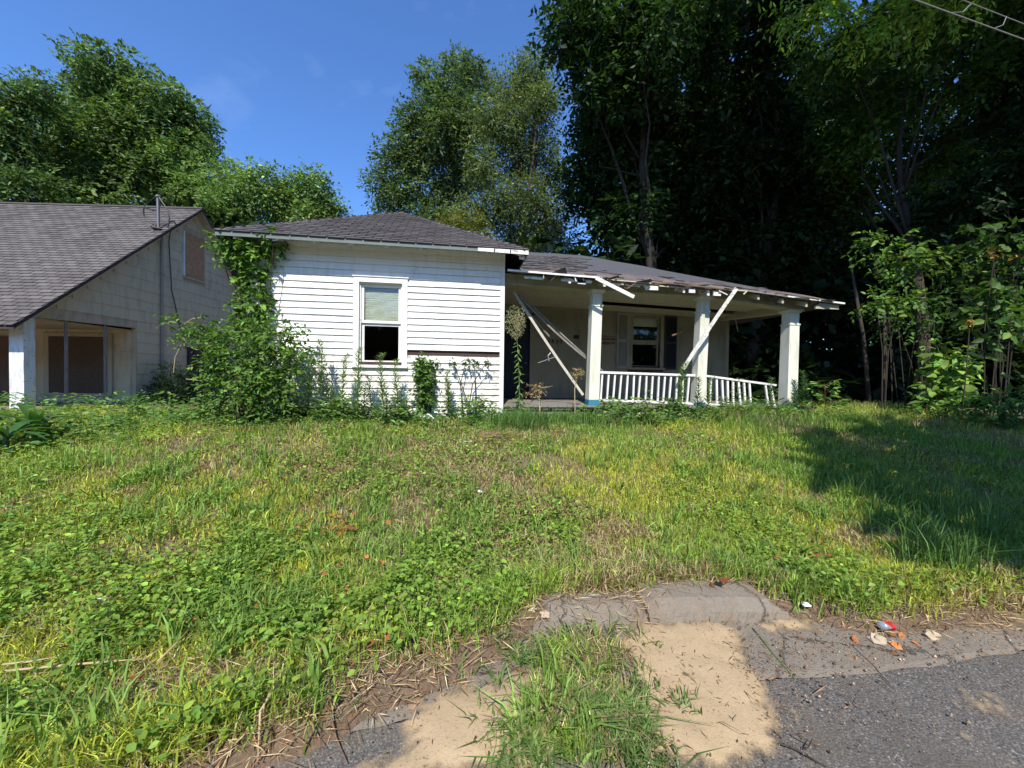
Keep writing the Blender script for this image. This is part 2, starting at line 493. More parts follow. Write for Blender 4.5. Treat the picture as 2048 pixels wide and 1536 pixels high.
gm.inputs[0].default_value = .045; nt.links.new(gt.outputs[0], gm.inputs[1]); nt.links.new(gg.outputs[0], gm.inputs[2])
nt.links.new(gm.outputs[0], [n for n in nt.nodes if n.type == 'OUTPUT_MATERIAL'][0].inputs["Surface"])
M['glass'] = m

# ------------------------------------------------------------------ ground
def soil_edge(x):
    x = np.asarray(x, float)
    e = np.interp(x, [-4, -1.6, -1.2, -.76, -.2, .25, .5, 2.1, 2.6, 4, 9], [1.30, 1.36, 1.48, 1.66, 1.88, 2.08, 2.30, 2.30, 2.0, 1.93, 1.93])
    return e + (fbm(x * 1.7 + 3, x * 0 + 0.5, 5) - 0.5) * 0.16
def gz(x, y):
    x = np.asarray(x, float); y = np.asarray(y, float)
    e = soil_edge(x)
    lift = sstep(e - 0.06, e + 0.14, y)
    base = -0.05 + lift * 0.145
    bank = 0.58 * sstep(1.7, 7.2, y) * (0.55 + 0.45 * sstep(2.0, 5.0, y))
    und = (fbm(x * 0.55, y * 0.55, 21) - 0.5) * 0.14 + (fbm(x * 2.2, y * 2.2, 33) - 0.5) * 0.07
    k = sstep(e + 0.1, e + 0.9, y)
    far = sstep(40, 200, np.hypot(x, y))
    z = base + bank * lift + und * k * (1 - far)
    opp = sstep(-5.4, -6.2, y)          # verge across the street
    return np.where(y < 0, -0.05 + opp * 0.16, z)
def axis(dense0, dense1, step, far):
    a = list(np.arange(dense0, dense1, step)); s = step; p = dense1
    while p < far: a.append(p); s *= 1.35; p += s
    a.append(far); s = step; p = dense0 - step; lo = []
    while p > -far: lo.append(p); s *= 1.35; p -= s
    lo.append(-far)
    return np.array(lo[::-1] + a)
gx = axis(-9.5, 11.5, 0.10, 420.0); gy = axis(1.3, 10.0, 0.085, 420.0)
X, Y = np.meshgrid(gx, gy)
Z = gz(X, Y)
nx, ny = len(gx), len(gy)
V = np.stack([X.ravel(), Y.ravel(), Z.ravel()], 1)
i = (np.arange(ny - 1)[:, None] * nx + np.arange(nx - 1)[None, :]).ravel()
Fq = np.stack([i, i + 1, i + nx + 1, i + nx], 1)
ground = big_mesh("ground", V, Fq, M['soil'], smooth=True)
tag(ground, "bare brown soil bank rising from the street to the houses", "ground", kind="structure")

road = MB()
road.add([(-420, -5.6, 0), (420, -5.6, 0), (420, 1.80, 0), (-420, 1.80, 0)], [(0, 1, 2, 3)])
tag(road.build("road", M['asphalt']), "worn grey asphalt street", "road", kind="structure")

# concrete gutter pan: wavy inner edge over the asphalt
gut_x = np.arange(-2.6, 9.0, 0.12)
vs, fs = [], []
for k, x in enumerate(gut_x):
    e0 = 1.775 + 0.035 * math.sin(x * 2.1) + 0.03 * (random.random() - 0.5) + 0.05 * math.sin(x * 0.7 + 1)
    vs += [(x, e0, 0.004), (x, e0 + 0.03, 0.012), (x, 2.62, 0.016)]
    if k:
        q = 3 * k
        fs += [(q - 3, q, q + 1, q - 2), (q - 2, q + 1, q + 2, q - 1)]
tag(MB().add(vs, fs).build("gutter", M['concrete']), "cracked concrete gutter pan between asphalt and kerb", "gutter", kind="structure")

# the short length of kerb that is not buried
kerb = bpy.data.objects.new("kerb", None); COL.objects.link(kerb); WM["kerb"] = Matrix.Identity(4)
tag(kerb, "exposed stretch of old concrete kerb below the lawn", "kerb", kind="structure")
for x0_, x1_, dz_ in ((.50, 1.26, -.012), (1.27, 2.22, 0.0)):
    vs, fs = [], []
    kx = np.arange(x0_, x1_ + .001, 0.03)
    for k, x in enumerate(kx):
        yb = 2.36 + 0.05 * math.sin(x * 1.6) - 0.03 * x
        end = max(0, .06 - min(x - x0_, x1_ - x)) * .5
        top = 0.135 + dz_ + 0.008 * math.sin(x * 5) - end - (0.05 if x < 0.6 else 0) - (0.05 if x > 2.14 else 0)
        jz = lambda a=.008: random.uniform(-a, a)
        vs += [(x, yb - 0.085 + jz(), -0.03), (x, yb - 0.07 + jz(), 0.03), (x, yb - 0.055 + jz(), 0.075 + jz(.005)), (x, yb - 0.028 + jz(), top - 0.028 + jz(.005)), (x, yb + 0.01 + jz(), top + jz(.004)),
               (x, yb + .10, top + .008 + jz(.004)), (x, yb + 0.20, top + 0.012 + jz(.004)), (x, yb + 0.24, -0.03)]
        if k:
            p = 8 * (k - 1); c = 8 * k
            for j in range(7): fs.append((p + j, c + j, c + j + 1, p + j + 1))
    n = len(vs)
    fs += [tuple(range(8)), tuple(reversed(range(n - 8, n)))]
    MB().add(vs, fs).build("kerb_stone", M['concrete'], kerb, smooth=False)

# washed-in sand: a height sheet that dives below the asphalt where it runs out
sx = np.arange(-1.1, 3.4, 0.025); sy = np.arange(0.9, 2.40, 0.025)
SX, SY = np.meshgrid(sx, sy)
def sand_h(x, y):
    a = 1.15 * np.exp(-(((x - 1.30 - (y - 1.9) * .45) / 0.42) ** 4 + ((y - 1.88) / 0.46) ** 4))
    bq = np.exp(-(((x - 0.12) / 0.45) ** 2 + ((y - 1.72 - (x - .1) * .35) / 0.20) ** 2)) * 0.95
    c_ = np.exp(-(((x - 2.1) / 0.45) ** 2 + ((y - 2.16) / 0.12) ** 2)) * 0.7
    h = np.maximum(np.maximum(a, bq), c_)
    return (h - 0.42 + (fbm(x * 2.7, y * 2.7, 71) - 0.5) * 1.1 + (fbm(x * 11, y * 11, 73) - 0.5) * 0.7 + (fbm(x * 34, y * 34, 75) - 0.5) * 0.5) * 0.030
TH = sand_h(SX, SY) / 0.030
SZ = np.clip(TH * .03, 0.0, 0.018) + 0.019 + (fbm(SX * 30, SY * 30, 8) - 0.5) * 0.004
nx, ny = len(sx), len(sy)
i = (np.arange(ny - 1)[:, None] * nx + np.arange(nx - 1)[None, :]).ravel()
sand = big_mesh("sand", np.stack([SX.ravel(), SY.ravel(), SZ.ravel()], 1), np.stack([i, i + 1, i + nx + 1, i + nx], 1), M['sand'], smooth=True, col=np.repeat(np.clip(TH.ravel() + .5, 0, 1)[:, None], 3, 1))
tag(sand, "washed-in tan sand lying over the gutter and street edge", "sand", kind="structure")

# ------------------------------------------------------------------ abandoned white house
YW = 7.67            # front wall of the wing
XL, XR = -3.65, 0.97
ZB, ZT = 0.50, 4.05
house = empty("abandoned_house", (2.2, 10.0, 0.85), "derelict white clapboard house with a sagging front porch and broken window", "house")

def unit_board(name, h, t_bot, t_top, mat):   # clapboard: length 1 along x, front toward -y
    mb = MB().hexa([(0, -t_bot, 0), (1, -t_bot, 0), (1, 0.004, 0), (0, 0.004, 0), (0, -t_top, h), (1, -t_top, h), (1, 0.004, h), (0, 0.004, h)])
    me = mb.mesh(name); me.materials.append(mat)
    return me
EXPO = 0.123
cb_white = unit_board("clapboard", EXPO + 0.012, 0.036, 0.008, M['white'])
cb_peel = unit_board("clapboard", EXPO + 0.012, 0.036, 0.008, M['white_peel'])
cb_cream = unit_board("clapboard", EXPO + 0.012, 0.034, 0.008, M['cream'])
def lay_board(me, x0, x1, y, z, parent, tilt=0.0):
    Mx = Matrix.Translation((x0, y, z)) @ Matrix.Rotation(tilt, 4, 'Y') @ Matrix.Diagonal((x1 - x0, 1, 1, 1))
    return link_mesh("clapboard", me, None, parent, Mx)

# wing shell with the window opening
WX0, WX1, WZ0, WZ1 = -1.80, -1.01, 1.86, 3.36     # rough opening
fw = MB()
fw.box(XL, WX0, YW, YW + 0.12, ZB, ZT); fw.box(WX1, XR, YW, YW + 0.12, ZB, ZT)
fw.box(WX0, WX1, YW, YW + 0.12, ZB, WZ0); fw.box(WX0, WX1, YW, YW + 0.12, WZ1, ZT)
front_wall = fw.build("front_wall", M['sheath'], house)
row = 0
z = 0.875 - 2 * EXPO
while z < 3.98:
    me = cb_peel if z < 1.9 else cb_white
    segs = []
    lx = WX0 - 0.10; rx = WX1 + 0.10
    top_of_win = WZ1 + 0.08; bot = WZ0 - 0.14
    if bot - 0.06 < z < top_of_win - 0.03:
        segs = [(XL + 0.02, lx), (rx, XR - 0.085)]
    else:
        segs = [(XL + 0.02, XR - 0.085)]
    for (a, c) in segs:
        cuts = [a]
        for q in ([-2.25] if row % 2 else [-2.9 + 0.5 * random.random()]) + ([-0.40] if 1.9 < z < 3.5 else [0.1 if row % 3 else -0.6]):
            if a + 0.3 < q < c - 0.3: cuts.append(q)
        cuts.append(c)
        for k in range(len(cuts) - 1):
            if abs(z - (0.875 + 9 * EXPO)) < 0.03 and cuts[k] > -1.0:
                continue                                  # the missing board
            lay_board(me, cuts[k] + 0.0015, cuts[k + 1] - 0.0015, YW - 0.002 - 0.004 * random.random(), z + random.uniform(-0.003, 0.003), front_wall, random.uniform(-0.0012, 0.0012))
    z += EXPO; row += 1
fr = MB().box(XL, XR - 0.085, YW - 0.03, YW - 0.001, 3.965, ZT)
fr.build("frieze_board", M['white'], house)
MB().box(XR - 0.085, XR, YW - 0.032, YW + 0.06, ZB, ZT).build("corner_board", M['trim'], house, bevel=0.004)
MB().box(XL - 0.03, XL + 0.06, YW - 0.032, YW + 0.06, ZB, ZT).build("corner_board", M['trim'], house, bevel=0.004)
sw = MB()
sw.box(XL, XL + 0.12, YW + 0.12, 15.8, ZB, ZT)
sw.build("side_wall", M['white'], house)
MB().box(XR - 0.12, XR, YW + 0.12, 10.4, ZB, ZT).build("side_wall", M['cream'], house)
MB().box(XL + 0.12, XR - 0.12, 11.2, 11.3, ZB, ZT).build("partition_wall", M['interior'], house)
MB().box(XL + 0.12, XR - 0.12, YW + 0.12, 11.2, ZT - 0.15, ZT - 0.10).build("room_ceiling", M['interior'], house)
MB().box(XL + 0.12, XR - 0.12, YW + 0.12, 11.2, 1.0, 1.04).build("room_floor", M['darkwood'], house)

# front window
win = MB().box(WX0 - 0.10, WX0, YW - 0.055, YW + 0.02, WZ0 - 0.06, WZ1 + 0.0).box(WX1, WX1 + 0.10, YW - 0.055, YW + 0.02, WZ0 - 0.06, WZ1 + 0.0) \
    .box(WX0 - 0.10, WX1 + 0.10, YW - 0.057, YW + 0.02, WZ1 + 0.001, WZ1 + 0.10).build("window", M['trim'], house, bevel=0.003)
MB().box(WX0 - 0.12, WX1 + 0.12, YW - 0.075, YW + 0.02, WZ1 + 0.101, WZ1 + 0.118).build("drip_cap", M['trim'], win)
MB().box(WX0 - 0.12, WX1 + 0.11, YW - 0.085, YW + 0.06, WZ0 - 0.115, WZ0 - 0.062).build("sill", M['trim'], win, bevel=0.004)
MB().box(WX0, WX0 + 0.025, YW + 0.0, YW + 0.12, WZ0 - 0.06, WZ1).box(WX1 - 0.025, WX1, YW + 0.0, YW + 0.12, WZ0 - 0.06, WZ1).box(WX0 + 0.025, WX1 - 0.025, YW, YW + 0.12, WZ1 - 0.02, WZ1).build("jamb", M['trim'], win)
def sash(x0, x1, z0, z1, y, w, parent, mat, bot=None):
    mb = MB(); bt = bot or w
    mb.box(x0, x0 + w, y, y + 0.035, z0, z1).box(x1 - w, x1, y, y + 0.035, z0, z1)
    mb.box(x0 + w, x1 - w, y, y + 0.035, z0, z0 + bt).box(x0 + w, x1 - w, y, y + 0.035, z1 - w, z1)
    return mb.build("sash", mat, parent, bevel=0.003)
ZM = 2.60
s_up = sash(WX0 + 0.027, WX1 - 0.027, ZM, WZ1 - 0.022, YW + 0.03, 0.05, win, M['trim'])
s_lo = sash(WX0 + 0.027, WX1 - 0.027, WZ0 - 0.058, ZM + 0.0, YW + 0.066, 0.05, win, M['trim'], 0.085)
MB().box(WX0 + 0.078, WX1 - 0.078, YW + 0.045, YW + 0.048, ZM + 0.05, WZ1 - 0.073).build("pane", M['glass'], win)
bl = MB()
zz = ZM + 0.03
while zz < WZ1 - 0.04:
    a = random.uniform(-0.004, 0.004); dz = 0.0
    bl.hexa([(WX0 + 0.07, YW + 0.083, zz + a), (WX1 - 0.07, YW + 0.083, zz - a), (WX1 - 0.07, YW + 0.098, zz + 0.019 - a), (WX0 + 0.07, YW + 0.098, zz + 0.019 + a),
             (WX0 + 0.07, YW + 0.084, zz + 0.0015 + a), (WX1 - 0.07, YW + 0.084, zz + 0.0015 - a), (WX1 - 0.07, YW + 0.099, zz + 0.0205 - a), (WX0 + 0.07, YW + 0.099, zz + 0.0205 + a)])
    zz += 0.0215
tag(bl.build("blind", M['blind'], win), "yellowed venetian blind with bent slats")
def shard(pts, parent):
    return MB().poly_slab([(WX0 + 0.077 + u * 0.636, YW + 0.08, WZ0 + 0.027 + w_ * 0.66) for u, w_ in pts], (0, 0.003, 0)).build("glass_shard", M['glass'], parent)
for pts in ([(0, 0), (0.42, 0), (0.30, 0.17), (0.20, 0.06), (0.12, 0.12), (0.04, 0.3), (0, 0.4)], [(1, 0), (1, 0.27), (0.86, 0.12), (0.93, 0.03), (0.62, 0.0)],
            [(0, 1), (0, 0.55), (0.06, 0.62), (0.03, 0.72), (0.13, 0.84), (0.3, 1)], [(0.3, 1), (0.34, 0.9), (0.45, 0.87), (0.52, 1)], [(1, 1), (0.86, 1), (0.95, 0.8), (0.92, 0.62), (1, 0.55)]):
    shard(pts, win)

# ---- roofs
def shingle_mesh(name, w, h, t, mat):
    mb = MB().hexa([(0, 0, 0), (w, 0, 0), (w, h, 0), (0, h, 0), (0, 0, t), (w, 0, t), (w, h, t * 0.35), (0, h, t * 0.35)])
    me = mb.mesh(name); me.materials.append(mat)
    return me
def shingle_slope(O, ax, up, nrm, width, slope, left_in, right_in, parent, me, mat, exposure=0.135, tab=0.305, indiv=300, keep=None, cap=lambda p: True):
    """tile a slope with tabs; left_in/right_in give the x limits at height s; nearest tabs are single objects, the rest one part"""
    O = Vector(O); ax = Vector(ax); up = Vector(up); nrm = Vector(nrm)
    spots = []
    k = 0; s = 0.0
    while s < slope - 0.03:
        x0 = left_in(s); x1 = right_in(s); off = (k % 2) * tab / 2 + random.uniform(-0.01, 0.01)
        x = math.floor(x0 / tab) * tab - off
        while x < x1:
            a, c = max(x, x0), min(x + tab, x1)
            if c - a > 0.05:
                p = O + ax * ((a + c) / 2) + up * s
                if cap(p):
                    px, py, dz = proj(p)
                    vis = dz > 0 and -60 < px < 2100
                    spots.append((dz if vis else 1e4 + dz, a, c, s, k))
            x += tab
        s += exposure; k += 1
    spots.sort()
    rest = MB()
    for idx, (d, a, c, s, k) in enumerate(spots):
        p = O + ax * (a + 0.010) + up * (s + random.uniform(-0.003, 0.003)) + nrm * (0.004 + random.uniform(0, 0.003))
        tl = random.uniform(0, 0.010) if random.random() < 0.12 else 0
        u2 = (up - nrm * (0.055 + tl)).normalized(); n2 = ax.cross(u2)
        if idx < indiv and d < 1e4:
            Mx = Matrix((ax * ((c - a - 0.020) / tab), u2, n2)).transposed().to_4x4()
            Mx.translation = p + nrm * (0.005 + tl * 0.1)
            link_mesh("shingle", me, None, parent, Mx)
        else:
            w = c - a - 0.020; h = exposure + 0.002; t = 0.011
            p = p + nrm * 0.005
            q = [p, p + ax * w, p + ax * w + u2 * h, p + u2 * h]
            rest.hexa(q + [q[0] + n2 * t, q[1] + n2 * t, q[2] + n2 * t * .35, q[3] + n2 * t * .35])
    if rest.v:
        o = rest.build("shingles", mat, parent)
        o["kind"] = "stuff"

EL, ER, EY, EZ = -4.03, 1.35, 7.22, 4.02
HR = (ER - EL) / 2; RISE = 1.62
AX, AY, AZ = (EL + ER) / 2, EY + HR, EZ + RISE
th = math.atan2(RISE, HR); cs, sn = math.cos(th), math.sin(th)
deck = MB()
deck.add([(EL, EY, EZ), (ER, EY, EZ), (AX, AY, AZ), (AX, 16.3, AZ), (EL, 16.3, EZ), (ER, 16.3, EZ)],
         [(0, 1, 2), (0, 2, 3, 4), (1, 5, 3, 2)])
deck.add([(EL + .02, EY + .02, EZ - 0.035), (ER - .02, EY + .02, EZ - 0.035), (AX, AY, AZ - 0.045), (AX, 16.3, AZ - 0.045), (EL + .02, 16.3, EZ - 0.035), (ER - .02, 16.3, EZ - 0.035)],
         [(0, 2, 1), (0, 4, 3, 2), (1, 2, 3, 5)])
roof = deck.build("roof", M['darkwood'], house)
sh_me = shingle_mesh("shingle", 0.305, 0.137, 0.012, M['shingle'])
SL = math.hypot(HR, RISE)
shingle_slope((AX, EY - 0.03, EZ - 0.03 * math.tan(th)), (1, 0, 0), (0, cs, sn), (0, -sn, cs), 2 * HR, SL, lambda s: -(HR + 0.03) * (1 - s / (SL + 0.03)), lambda s: (HR + 0.03) * (1 - s / (SL + 0.03)), roof, sh_me, M['shingle'])
LEN = 16.3 - EY
shingle_slope((ER + 0.02, EY, EZ - 0.012), (0, 1, 0), (-cs, 0, sn), (sn, 0, cs), LEN, SL, lambda s: s * cs, lambda s: LEN, roof, sh_me, M['shingle'], indiv=0)
shingle_slope((EL - 0.02, 16.3, EZ - 0.012), (0, -1, 0), (cs, 0, sn), (-sn, 0, cs), LEN, SL, lambda s: 0, lambda s: LEN - s * cs, roof, sh_me, M['shingle'], indiv=0)
# hip caps
for sgn, x0 in ((1, ER), (-1, EL)):
    a = Vector((x0, EY, EZ)); c = Vector((AX, AY, AZ)); n_ = 26
    for k in range(n_):
        p = a.lerp(c, k / n_); q = a.lerp(c, min(1, (k + 1.25) / n_)); d = (q - p).normalized()
        n0 = Vector((0, -sn, cs)); n1 = Vector((sgn * sn, 0, cs)); nu = (n0 + n1).normalized()
        e0 = d.cross(n0).normalized() * 0.11; e1 = d.cross(n1).normalized() * 0.11
        if e0.dot(Vector((sgn, 0, 0))) > 0: e0 = -e0
        if e1.dot(Vector((0, 1, 0))) < 0: e1 = -e1
        up_ = nu * 0.020; lo = nu * 0.010
        MB().add([p + e0 + up_ * 1.1, p + up_ * 1.6, p + e1 + up_ * 1.1, q + e0 + lo, q + lo * 1.3, q + e1 + lo,
                  p + e0 + up_ * .7, p + up_ * 1.1, p + e1 + up_ * .7],
                 [(0, 1, 4, 3), (1, 2, 5, 4), (6, 7, 1, 0), (7, 8, 2, 1)]).build("hip_cap", M['shingle'], roof)
# eaves: fascia, soffit boards, rafter tails
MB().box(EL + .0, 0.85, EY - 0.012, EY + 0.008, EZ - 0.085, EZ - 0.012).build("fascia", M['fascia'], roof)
for a, c, dz in ((0.40, 0.72, 0.0), (0.70, 1.02, -0.006), (1.0, ER + 0.005, -0.010)):
    MB().hexa([(a, EY - 0.035, EZ - 0.085 + dz), (c, EY - 0.035, EZ - 0.09 + dz), (c, EY - 0.014, EZ - 0.09 + dz), (a, EY - 0.014, EZ - 0.085 + dz),
               (a, EY - 0.035, EZ - 0.022 - random.random() * .02), (c, EY - 0.035, EZ - 0.02 - random.random() * .02), (c, EY - 0.014, EZ - 0.02), (a, EY - 0.014, EZ - 0.02)]).build("fascia", M['white_peel'], roof)
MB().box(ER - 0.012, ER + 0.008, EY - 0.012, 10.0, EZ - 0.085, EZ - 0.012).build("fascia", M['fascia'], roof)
MB().add([(EL + .03, EY + .01, EZ - .055), (ER - .03, EY + .01, EZ - .055), (ER - .03, YW, EZ + 0.20), (EL + .03, YW, EZ + 0.20)], [(3, 2, 1, 0)]).build("soffit", M['white'], roof)
for x in np.arange(-3.75, 1.3, 0.62):
    MB().hexa([(x - .022, EY + 0.03, EZ - 0.115), (x + .022, EY + 0.03, EZ - 0.115), (x + .022, YW + 0.05, EZ + 0.05), (x - .022, YW + 0.05, EZ + 0.05),
               (x - .022, EY + 0.03, EZ - 0.06), (x + .022, EY + 0.03, EZ - 0.06), (x + .022, YW + 0.05, EZ + 0.19), (x - .022, YW + 0.05, EZ + 0.19)]).build("rafter_tail", M['trim'], roof)
MB().hexa([(1.20, EY + 0.05, EZ - 0.16), (1.30, EY + 0.05, EZ - 0.16), (1.30, EY + 0.09, EZ - 0.16), (1.20, EY + 0.09, EZ - 0.16),
           (1.20, EY + 0.05, EZ - 0.09), (1.30, EY + 0.05, EZ - 0.09), (1.30, EY + 0.09, EZ - 0.09), (1.20, EY + 0.09, EZ - 0.09)]).build("rafter_tail", M['white_peel'], roof)

# ---- porch block
YP, YBK = 8.0, 10.4
ZF = 1.03
PX1 = 8.03
pf = MB().box(XR, 8.2, YP - 0.20, YBK, ZF - 0.09, ZF - 0.04).build("porch_floor", M['greywood'], house)
yy = XR + 0.01
while yy < 8.2:
    wdt = 0.105
    MB().box(yy, min(yy + wdt - 0.006, 8.2), YP - 0.23 - random.random() * 0.03, YBK, ZF - 0.039, ZF - random.random() * 0.006).build("floor_plank", M['greywood'], pf)
    yy += wdt
for a, c, mt in ((1.0, 2.7, 'greywood'), (3.0, 3.52, 'trim'), (3.6, 4.25, 'trim'), (4.4, 5.2, 'trim'), (5.28, 6.2, 'cream'), (6.3, 7.2, 'greywood'), (7.25, 8.15, 'trim')):
    MB().box(a, c, YP - 0.17, YP - 0.14, 0.55, ZF - 0.13 - random.random() * 0.02).build("skirting_board", M[mt], house)
MB().box(XR, 8.2, YP - 0.13, YP - 0.03, 0.4, ZF - 0.10).build("porch_rim", M['darkwood'], house)

# back wall of the porch with door and window
DX0, DX1, DZ1 = 1.18, 2.03, 3.20
PW0, PW1, PZ0, PZ1 = 5.00, 5.86, 1.97, 3.40
bw = MB()
bw.box(XR, DX0, YBK, YBK + .12, ZF - .04, 3.75); bw.box(DX0, DX1, YBK, YBK + .12, DZ1, 3.75); bw.box(DX1, PW0, YBK, YBK + .12, ZF - .04, 3.75)
bw.box(PW0, PW1, YBK, YBK + .12, ZF - .04, PZ0); bw.box(PW0, PW1, YBK, YBK + .12, PZ1, 3.75); bw.box(PW1, PX1, YBK, YBK + .12, ZF - .04, 3.75)
porch_wall = bw.build("porch_wall", M['sheath'], house)
z = ZF + 0.01; row = 0
while z < 3.62:
    a_, c_ = XR + 0.01, PX1 - 0.1
    cut = []
    if z < DZ1 + 0.08: cut.append((DX0 - 0.12, DX1 + 0.10))
    if PZ0 - 0.14 < z + 0.06 < PZ1 + 0.12: cut.append((PW0 - 0.11, PW1 + 0.11))
    xs = [a_]
    for q0, q1 in cut: xs += [q0, q1]
    xs.append(c_)
    for k in range(0, len(xs), 2):
        if xs[k + 1] - xs[k] < 0.08: continue
        mids = [xs[k]] + ([xs[k] + (xs[k + 1] - xs[k]) * random.uniform(0.3, 0.7)] if xs[k + 1] - xs[k] > 1.6 and row % 2 else []) + [xs[k + 1]]
        for j in range(len(mids) - 1):
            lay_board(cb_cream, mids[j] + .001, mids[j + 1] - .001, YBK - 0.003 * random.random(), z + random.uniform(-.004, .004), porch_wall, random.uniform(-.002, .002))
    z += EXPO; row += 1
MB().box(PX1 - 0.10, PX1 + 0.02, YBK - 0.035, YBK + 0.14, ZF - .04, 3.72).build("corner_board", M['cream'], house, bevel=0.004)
MB().box(PX1 - 0.12, PX1, YBK + 0.14, 15.8, 0.5, 3.75).build("side_wall", M['cream'], house)
MB().box(XL, PX1, 15.8, 15.92, 0.5, 4.0).build("back_wall", M['cream'], house)
MB().box(XR, PX1 - .12, YBK + .12, 15.8, 3.70, 3.75).build("room_ceiling", M['interior'], house)
MB().box(XR, PX1 - .12, YBK + .12, 15.8, 0.98, 1.02).build("room_floor", M['darkwood'], house)
# rotted patch and siding hole by the door
MB().box(3.27, 3.42, YBK - 0.040, YBK - 0.022, 2.70, 2.80).build("junction_box", M['black'], house)
MB().poly_slab([(3.95, YBK - .030, 2.62), (4.2, YBK - .030, 2.55), (4.48, YBK - .030, 2.58), (4.5, YBK - .030, 2.80), (3.98, YBK - .030, 2.82)], (0, 0.006, 0)).build("rotten_patch", M['brownwood'], house)
# house number
for k, ch in enumerate("1829"):
    cu = bpy.data.curves.new("house_number", 'FONT'); cu.body = ch; cu.size = 0.17; cu.extrude = 0.004
    o = bpy.data.objects.new("house_number_tmp", cu); COL.objects.link(o)
    dg = bpy.context.evaluated_depsgraph_get()
    me = bpy.data.meshes.new_from_object(o.evaluated_get(dg))
    bpy.data.objects.remove(o); bpy.data.curves.remove(cu)
    me.materials.clear(); me.materials.append(M['black'])
    link_mesh("house_number", me, None, house, Matrix.Translation((2.52 + 0.115 * k, YBK - 0.032, 2.56 - 0.004 * k)) @ Matrix.Rotation(math.pi / 2, 4, 'X'))
# door
dr = MB().box(DX0 + .01, DX1 - .01, YBK + 0.03, YBK + 0.07, ZF, DZ1 - .01).build("front_door", M['door'], house)
for (u0, u1, w0, w1) in ((.12, .38, .2, .95), (.47, .73, .2, .95), (.12, .38, 1.1, 1.95), (.47, .73, 1.1, 1.95)):
    MB().box(DX0 + u0, DX0 + u1, YBK + 0.018, YBK + 0.029, ZF + w0, ZF + w1).build("door_panel", M['door'], dr, bevel=0.004)
MB().tube([(DX1 - .10, YBK + .029, 2.0), (DX1 - .10, YBK - .02, 2.0)], 0.025, 10).build("door_knob", M['metal'], dr)
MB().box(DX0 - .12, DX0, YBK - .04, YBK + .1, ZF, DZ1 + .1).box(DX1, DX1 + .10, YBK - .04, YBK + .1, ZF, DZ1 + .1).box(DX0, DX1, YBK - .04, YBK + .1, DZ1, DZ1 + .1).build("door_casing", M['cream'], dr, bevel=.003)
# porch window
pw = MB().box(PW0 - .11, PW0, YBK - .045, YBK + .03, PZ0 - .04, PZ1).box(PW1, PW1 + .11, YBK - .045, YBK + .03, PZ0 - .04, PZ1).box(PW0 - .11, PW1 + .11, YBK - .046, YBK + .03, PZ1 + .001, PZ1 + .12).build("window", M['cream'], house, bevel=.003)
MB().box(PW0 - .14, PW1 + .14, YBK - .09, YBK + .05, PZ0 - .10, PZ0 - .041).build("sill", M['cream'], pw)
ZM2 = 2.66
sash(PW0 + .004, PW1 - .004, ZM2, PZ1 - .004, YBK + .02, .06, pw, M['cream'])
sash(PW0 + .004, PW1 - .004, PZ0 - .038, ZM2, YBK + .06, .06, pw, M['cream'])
MB().box(PW0 + .065, PW1 - .065, YBK + .035, YBK + .038, ZM2 + .06, PZ1 - .065).build("pane", M['glass'], pw)
MB().box(PW0 + .065, PW1 - .065, YBK + .075, YBK + .078, PZ0 + .023, ZM2 - .06).build("pane", M['glass'], pw)
MB().box(PW0 + .03, PW1 - .03, YBK + .10, YBK + .105, 3.12, PZ1).build("roller_shade", M['blind'], pw)
def shutter(x0, x1, z0, z1, mat, label):
    mb = MB(); y0 = YBK - 0.062
    mb.box(x0, x0 + .05, y0, y0 + .025, z0, z1).box(x1 - .05, x1, y0, y0 + .025, z0, z1)
    zm = (z0 + z1) / 2
    for a, c in ((z0, z0 + .07), (zm - .035, zm + .035), (z1 - .07, z1)): mb.box(x0 + .05, x1 - .05, y0, y0 + .025, a, c)
    o = mb.build("shutter", mat, pw); o["label"] = label
    for a, c in ((z0 + .07, zm - .035), (zm + .035, z1 - .07)):
        q = a + .012
        sl_ = MB()
        while q < c - .02:
            sl_.hexa([(x0 + .05, y0 + .002, q), (x1 - .05, y0 + .002, q), (x1 - .05, y0 + .02, q + .022), (x0 + .05, y0 + .02, q + .022),
                      (x0 + .05, y0 + .002, q + .005), (x1 - .05, y0 + .002, q + .005), (x1 - .05, y0 + .02, q + .027), (x0 + .05, y0 + .02, q + .027)])
            q += .034
        sl_.box(x0 + .05, x1 - .05, y0 + .021, y0 + .024, a, c)
        sl_.build("louvres", mat, o)
shutter(PW0 - .47, PW0 - .12, PZ0 - .08, PZ1 + .08, M['shutter_pale'], "faded grey louvred shutter")
shutter(PW1 + .12, PW1 + .50, PZ0 - .08, PZ1 + .02, M['shutter_dark'], "black louvred shutter")

